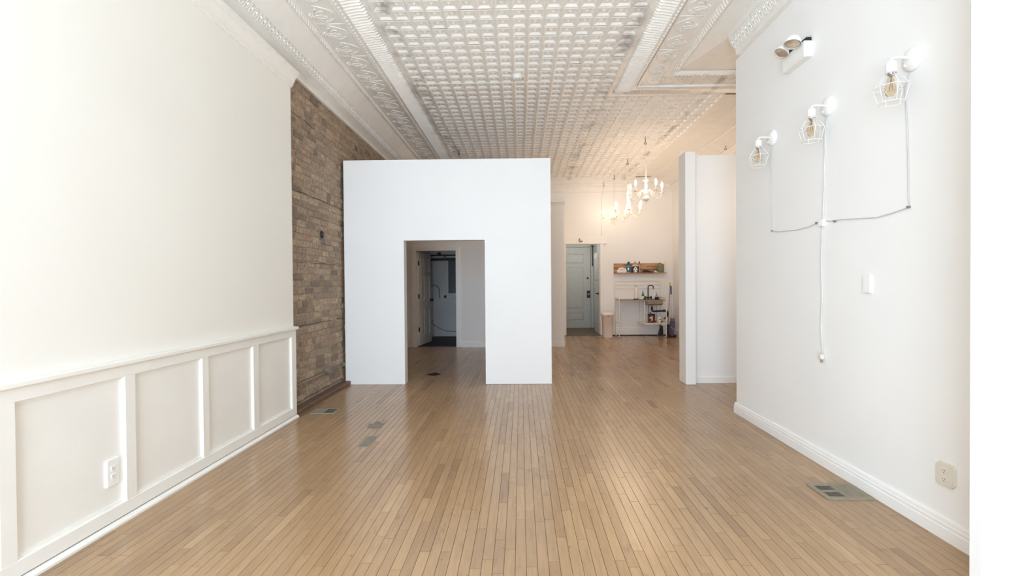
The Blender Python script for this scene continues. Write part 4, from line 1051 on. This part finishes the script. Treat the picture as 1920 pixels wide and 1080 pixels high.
# lower shelf
ZSf = 0.3285
rc = thing('coffee_tin', (3.03, 10.92, ZSf), 'dark red round tin on the lower sink shelf', 'tin')
MB().lathe([(0.080,0),(0.083,0.006),(0.083,0.17),(0.079,0.178)],(0,0,0),22).build('body','redcan',rc)
MB().lathe([(0.086,0.172),(0.087,0.192),(0.08,0.198),(0.002,0.198)],(0,0,0),22).build('lid','iron',rc)
MB().tube(spline([(-0.035,0,0.196),(-0.03,0,0.24),(-0.02,0,0.245),(-0.015,0,0.198)],4),0.006,6).build('lid_knob','black',rc)
lb = MB()
for a0_, a1_, z0_, z1_ in ((3.9,4.4,0.10,0.13),(4.45,4.75,0.05,0.15),(4.0,4.3,0.02,0.03)):
    vsq=[(0.0838*math.cos(a0_+(a1_-a0_)*k/4),0.0838*math.sin(a0_+(a1_-a0_)*k/4),z) for z in (z0_,z1_) for k in range(5)]
    lb.add(vsq,[(k,k+1,k+6,k+5) for k in range(4)])
lb.build('label','ivory',rc)
jg = thing('jug', (3.205, 10.90, ZSf), 'white cleaner jug with a dark label on the lower sink shelf', 'bottle')
MB().lathe([(0.03,0),(0.034,0.005),(0.034,0.02),(0.052,0.03),(0.054,0.085),(0.045,0.11),(0.022,0.125),(0.016,0.13),(0.002,0.13)],(0,0,0),16).build('body','cream',jg)
MB().lathe([(0.019,0.128),(0.019,0.152),(0.002,0.154)],(0.01,0,0),12).build('cap','plastic',jg)
vsq=[(0.0548*math.cos(4.25+0.9*k/4),0.0548*math.sin(4.25+0.9*k/4),z) for z in (0.066,0.082) for k in range(5)]
MB().add(vsq,[(k,k+1,k+6,k+5) for k in range(4)]).build('label','slot',jg)
tag(MB().tube(spline([(3.10,10.95,ZSf+0.008),(3.14,10.93,ZSf+0.02),(3.13,10.96,ZSf+0.036),(3.11,10.99,ZSf+0.012)],5),0.008,6).build('sink_plug','black'), 'black rubber strap lying between the red tin and the jug', 'strap')
tag(MB().ball((3.275,10.95,ZSf+0.018),0.028,0.025,0.018,10,6).tube([(3.275,10.95,ZSf+0.02),(3.26,10.95,ZSf+0.06)],0.006,6).build('scrub_brush','iron'), 'small dark scrub brush beside the jug', 'brush')

# ------------------------------------------------------------------ wall shelf
sf = thing('wall_shelf', (2.215, YB, 1.47), 'butcher-block ledge shelf on the rear wall over the sink', 'shelf')
MB().bbox(0,1.19,-0.022,0.0,0.0,0.245,0.002).build('back_board','butcher',sf)
MB().bbox(0,1.215,-0.155,-0.022,0.0,0.020,0.002).build('ledge','butcher',sf)
ZL = 1.4905
ts = thing('tissue_pack', (2.385, 11.12, ZL), 'open white tissue pack at the left end of the wall shelf', 'tissue pack')
MB().bbox(-0.11,0.115,-0.055,0.045,0,0.068,0.012).build('pack','paper',ts)
g = MB(); random.seed(3)
for i in range(7): g.ball((-0.05+0.022*i,0.0+random.uniform(-.01,.01),0.075+0.03*math.sin(0.5+i*0.42)),0.036,0.03,0.026,8,5)
g.build('tissue','paper',ts)
tc_ = thing('wipes_canister', (2.545, 11.115, ZL), 'teal wipes canister with a dark flip lid on the wall shelf', 'canister')
MB().lathe([(0.046,0),(0.049,0.004),(0.049,0.185),(0.044,0.195),(0.002,0.195)],(0,0,0),18).build('body','teal',tc_)
MB().lathe([(0.042,0.195),(0.040,0.21),(0.025,0.22),(0.002,0.22)],(0,0,0),14).ball((0.006,-0.005,0.238),0.03,0.026,0.03,10,6).build('lid','tealdark',tc_)
for (za, zb_) in ((0.0,0.018),(0.135,0.15)): MB().lathe([(0.0496,za+0.002),(0.0496,zb_)],(0,0,0),18).build('label_band','clearp',tc_)
lbq=[(0.0498*math.cos(4.2+0.6*k/4),0.0498*math.sin(4.2+0.6*k/4),z) for z in (0.06,0.12) for k in range(5)]
MB().add(lbq,[(k,k+1,k+6,k+5) for k in range(4)]).build('label','plastic',tc_)
bg = thing('snack_bag', (2.705, 11.11, ZL), 'black pouch with a white emblem and a pale peaked top on the shelf', 'bag')
MB().prism([(-0.082,0),(0.082,0),(0.078,0.15),(-0.078,0.15)],'y',-0.035,0.03).build('pouch','blackbag',bg)
MB().add([(-0.078,-0.03,0.15),(0.078,-0.03,0.15),(0.078,0.025,0.15),(-0.078,0.025,0.15),(-0.012,-0.004,0.268),(0.004,-0.004,0.268),(0.06,0.0,0.19),(-0.062,0.0,0.19)],[(0,1,6,7),(7,6,5,4),(2,3,7,6),(6,7,4,5),(1,2,6),(3,0,7)]).build('pouch_top','clearbag',bg)
e1 = MB().prism([(0.0+0.044*math.cos(PI*k/10),0.075+0.058*math.sin(PI*k/10)) for k in range(11)]+[(-0.056,0.068),(-0.05,0.056),(0.05,0.056),(0.056,0.068)],'y',-0.0375,-0.034)
e1.prism([(-0.04,0.012),(0.04,0.012),(0.046,0.026),(0.02,0.034),(0.018,0.056),(-0.018,0.056),(-0.02,0.034),(-0.046,0.026)],'y',-0.0375,-0.034)
e1.build('emblem','plastic',bg)
MB().prism([(0.018*math.cos(2*PI*k/12),0.094+0.013*math.sin(2*PI*k/12)) for k in range(12)],'y',-0.0385,-0.037).build('emblem_spot','blackbag',bg)
rb = thing('spray_bottle', (2.805, 11.12, ZL), 'slim clear bottle with a reddish top right of the black pouch', 'bottle')
MB().lathe([(0.020,0),(0.021,0.01),(0.021,0.15),(0.012,0.19),(0.010,0.21),(0.002,0.21)],(0,0,0),12).build('body','clearp',rb)
MB().lathe([(0.012,0.208),(0.013,0.235),(0.018,0.24),(0.019,0.266),(0.002,0.27)],(0,0,0),10).build('cap','wood_red',rb)
random.seed(11)
ct = MB()
for i in range(10): ct.ball((2.90+0.02*i,11.11+random.uniform(-.015,.015),ZL+0.026+0.018*math.sin(i*0.55)),0.036,0.034,0.024+0.004*random.random(),8,5)
tag(ct.build('dark_cloth','cloth'), 'crumpled dark cloth in the middle of the wall shelf', 'cloth')
tag(MB().add([(3.12,11.05,ZL+0.050),(3.17,11.04,ZL+0.040),(3.235,11.042,ZL+0.004),(3.16,11.035,ZL+0.002),(3.13,11.10,ZL+0.052),(3.18,11.10,ZL+0.045),(3.215,11.07,ZL+0.008)],[(0,1,5,4),(1,2,6,5),(0,3,2,1),(4,5,1,0)]).build('folded_paper','paper'), 'folded pale paper leaning beside the green can', 'paper')
gc = thing('watering_can', (3.30, 11.115, ZL), 'olive green watering can with a round cream rose at the shelf end', 'watering can')
MB().lathe([(0.066,0),(0.075,0.02),(0.078,0.08),(0.074,0.15),(0.062,0.185),(0.058,0.2),(0.002,0.2)],(0,0,0),20).build('body','greencan',gc)
MB().tube(spline([(0.03,-0.01,0.17),(0.045,-0.02,0.21),(0.05,-0.03,0.235)],4),0.014,8).build('spout','greencan',gc)
r_ = MB().lathe([(0.012,0.02),(0.038,0.004),(0.040,-0.002),(0.038,-0.006),(0.002,-0.008)],(0,0,0),18,'y'); r_.xform(Matrix.Translation((0.048,-0.035,0.235)))
r_.build('rose','cream',gc)
MB().tube(spline([(-0.05,0.0,0.195),(-0.03,0.01,0.222),(0.02,0.01,0.222),(0.04,0.0,0.195)],4),0.006,6).build('handle','greencan',gc)

# ------------------------------------------------------------------ bin and mop corner
tb = thing('trash_can', (1.985, 10.78, 0), 'tall cream pedal bin left of the sink stand', 'trash can')
n = 24
def rr(w, d, z, p=4.0):
    o = []
    for k in range(n):
        a = 2*PI*k/n; c, s = math.cos(a), math.sin(a)
        o.append((w*math.copysign(abs(c)**(2/p), c), d*math.copysign(abs(s)**(2/p), s), z))
    return o
def loft(rings):
    mb = MB(); vs = [p for r in rings for p in r]; m = len(rings)
    mb.sm = True
    mb.add(vs, [(i*n+k, i*n+(k+1)%n, (i+1)*n+(k+1)%n, (i+1)*n+k) for i in range(m-1) for k in range(n)]+[tuple(range(n))[::-1], tuple(range((m-1)*n, m*n))]); return mb
loft([rr(.104,.10,0.0),rr(.108,.104,0.012),rr(.128,.122,0.50),rr(.138,.130,0.503),rr(.138,.130,0.515)]).build('body','canplastic',tb)
loft([rr(.142,.134,0.517),rr(.146,.138,0.525),rr(.144,.136,0.556),rr(.125,.118,0.575),rr(.07,.066,0.584)]).build('lid','canplastic',tb)
MB().bbox(-0.022,0.022,-0.137,-0.124,0.492,0.502,0.002).build('latch','slot',tb)
MB().bbox(-0.145,-0.095,-0.10,-0.04,0.012,0.040,0.008).build('pedal','steel',tb)
tag(MB().lathe([(0.012,0),(0.012,0.01),(0.004,0.012)],(0,0,0),10,'y').xform(Matrix.Translation((1.99,YB-0.01,1.50))).build('coat_peg','ivory'), 'tiny pale knob on the rear wall right of the doorway', 'knob')
ms = thing('spray_mop', (3.46, 10.76, 0), 'purple spray mop standing upright in the rear right corner', 'mop')
MB().prism([(-0.03,0.03),(0.012,0.03),(0.05,0.26),(0.045,0.36),(-0.045,0.36),(-0.05,0.26)],'y',-0.035,0.035).build('bottle_housing','purple',ms)
MB().bbox(-0.06,0.06,-0.05,0.05,0.0,0.03,0.008).build('base','iron',ms)
MB().bbox(-0.042,-0.008,-0.03,0.03,0.36,0.44,0.01).bbox(0.012,0.048,-0.03,0.03,0.36,0.44,0.01).build('pad_clip','pad',ms)
MB().tube([(-0.012,0,0.36),(0.012,0.12,1.0)],0.011,8).build('pole','mophead',ms)
MB().tube([(0.012,0.12,0.98),(0.026,0.16,1.17)],0.017,8).build('grip','purple',ms)
MB().tube(spline([(-0.07,-0.04,0.25),(0.0,-0.045,0.20),(0.045,-0.04,0.16)],4),0.005,5).build('trigger_cord','mophead',ms)
bm = thing('broom', (3.372, 10.80, 0), 'grey-poled broom with a yellow tip leaning in the rear corner', 'broom')
MB().tube([(0.0,-0.02,0.28),(0.09,0.17,0.88),(0.155,0.32,1.18)],0.0085,8).build('pole','mopgrey',bm)
MB().tube([(0.153,0.315,1.165),(0.165,0.34,1.25)],0.016,8).build('tip','yellow',bm)
MB().prism([(-0.015,0.30),(0.02,0.30),(0.026,0.24),(0.030,0.0),(-0.045,0.0),(-0.035,0.2)],'y',-0.05,0.0).build('bristles','black',bm)
ds = thing('dustpan', (3.25, 10.90, 0), 'black lobby dustpan behind the right sink leg', 'dustpan')
MB().prism([(-0.07,0.028),(0.036,0.028),(0.03,0.25),(-0.015,0.25)],'y',-0.03,0.06).build('pan','black',ds)
MB().tube([(0.01,0.03,0.22),(0.0,0.05,0.30)],0.010,8).build('handle','black',ds)
MB().tube(spline([(-0.03,0.02,0.25),(-0.05,0.0,0.285),(0.0,0.0,0.275),(0.025,0.0,0.295)],4),0.010,6).build('hook','black',ds)
tag(MB().ball((3.545,10.95,0.02),0.07,0.10,0.02,12,6).ball((3.50,10.86,0.014),0.05,0.07,0.014,10,5).build('floor_rag','black'), 'dark rag on the floor in the rear right corner', 'rag')
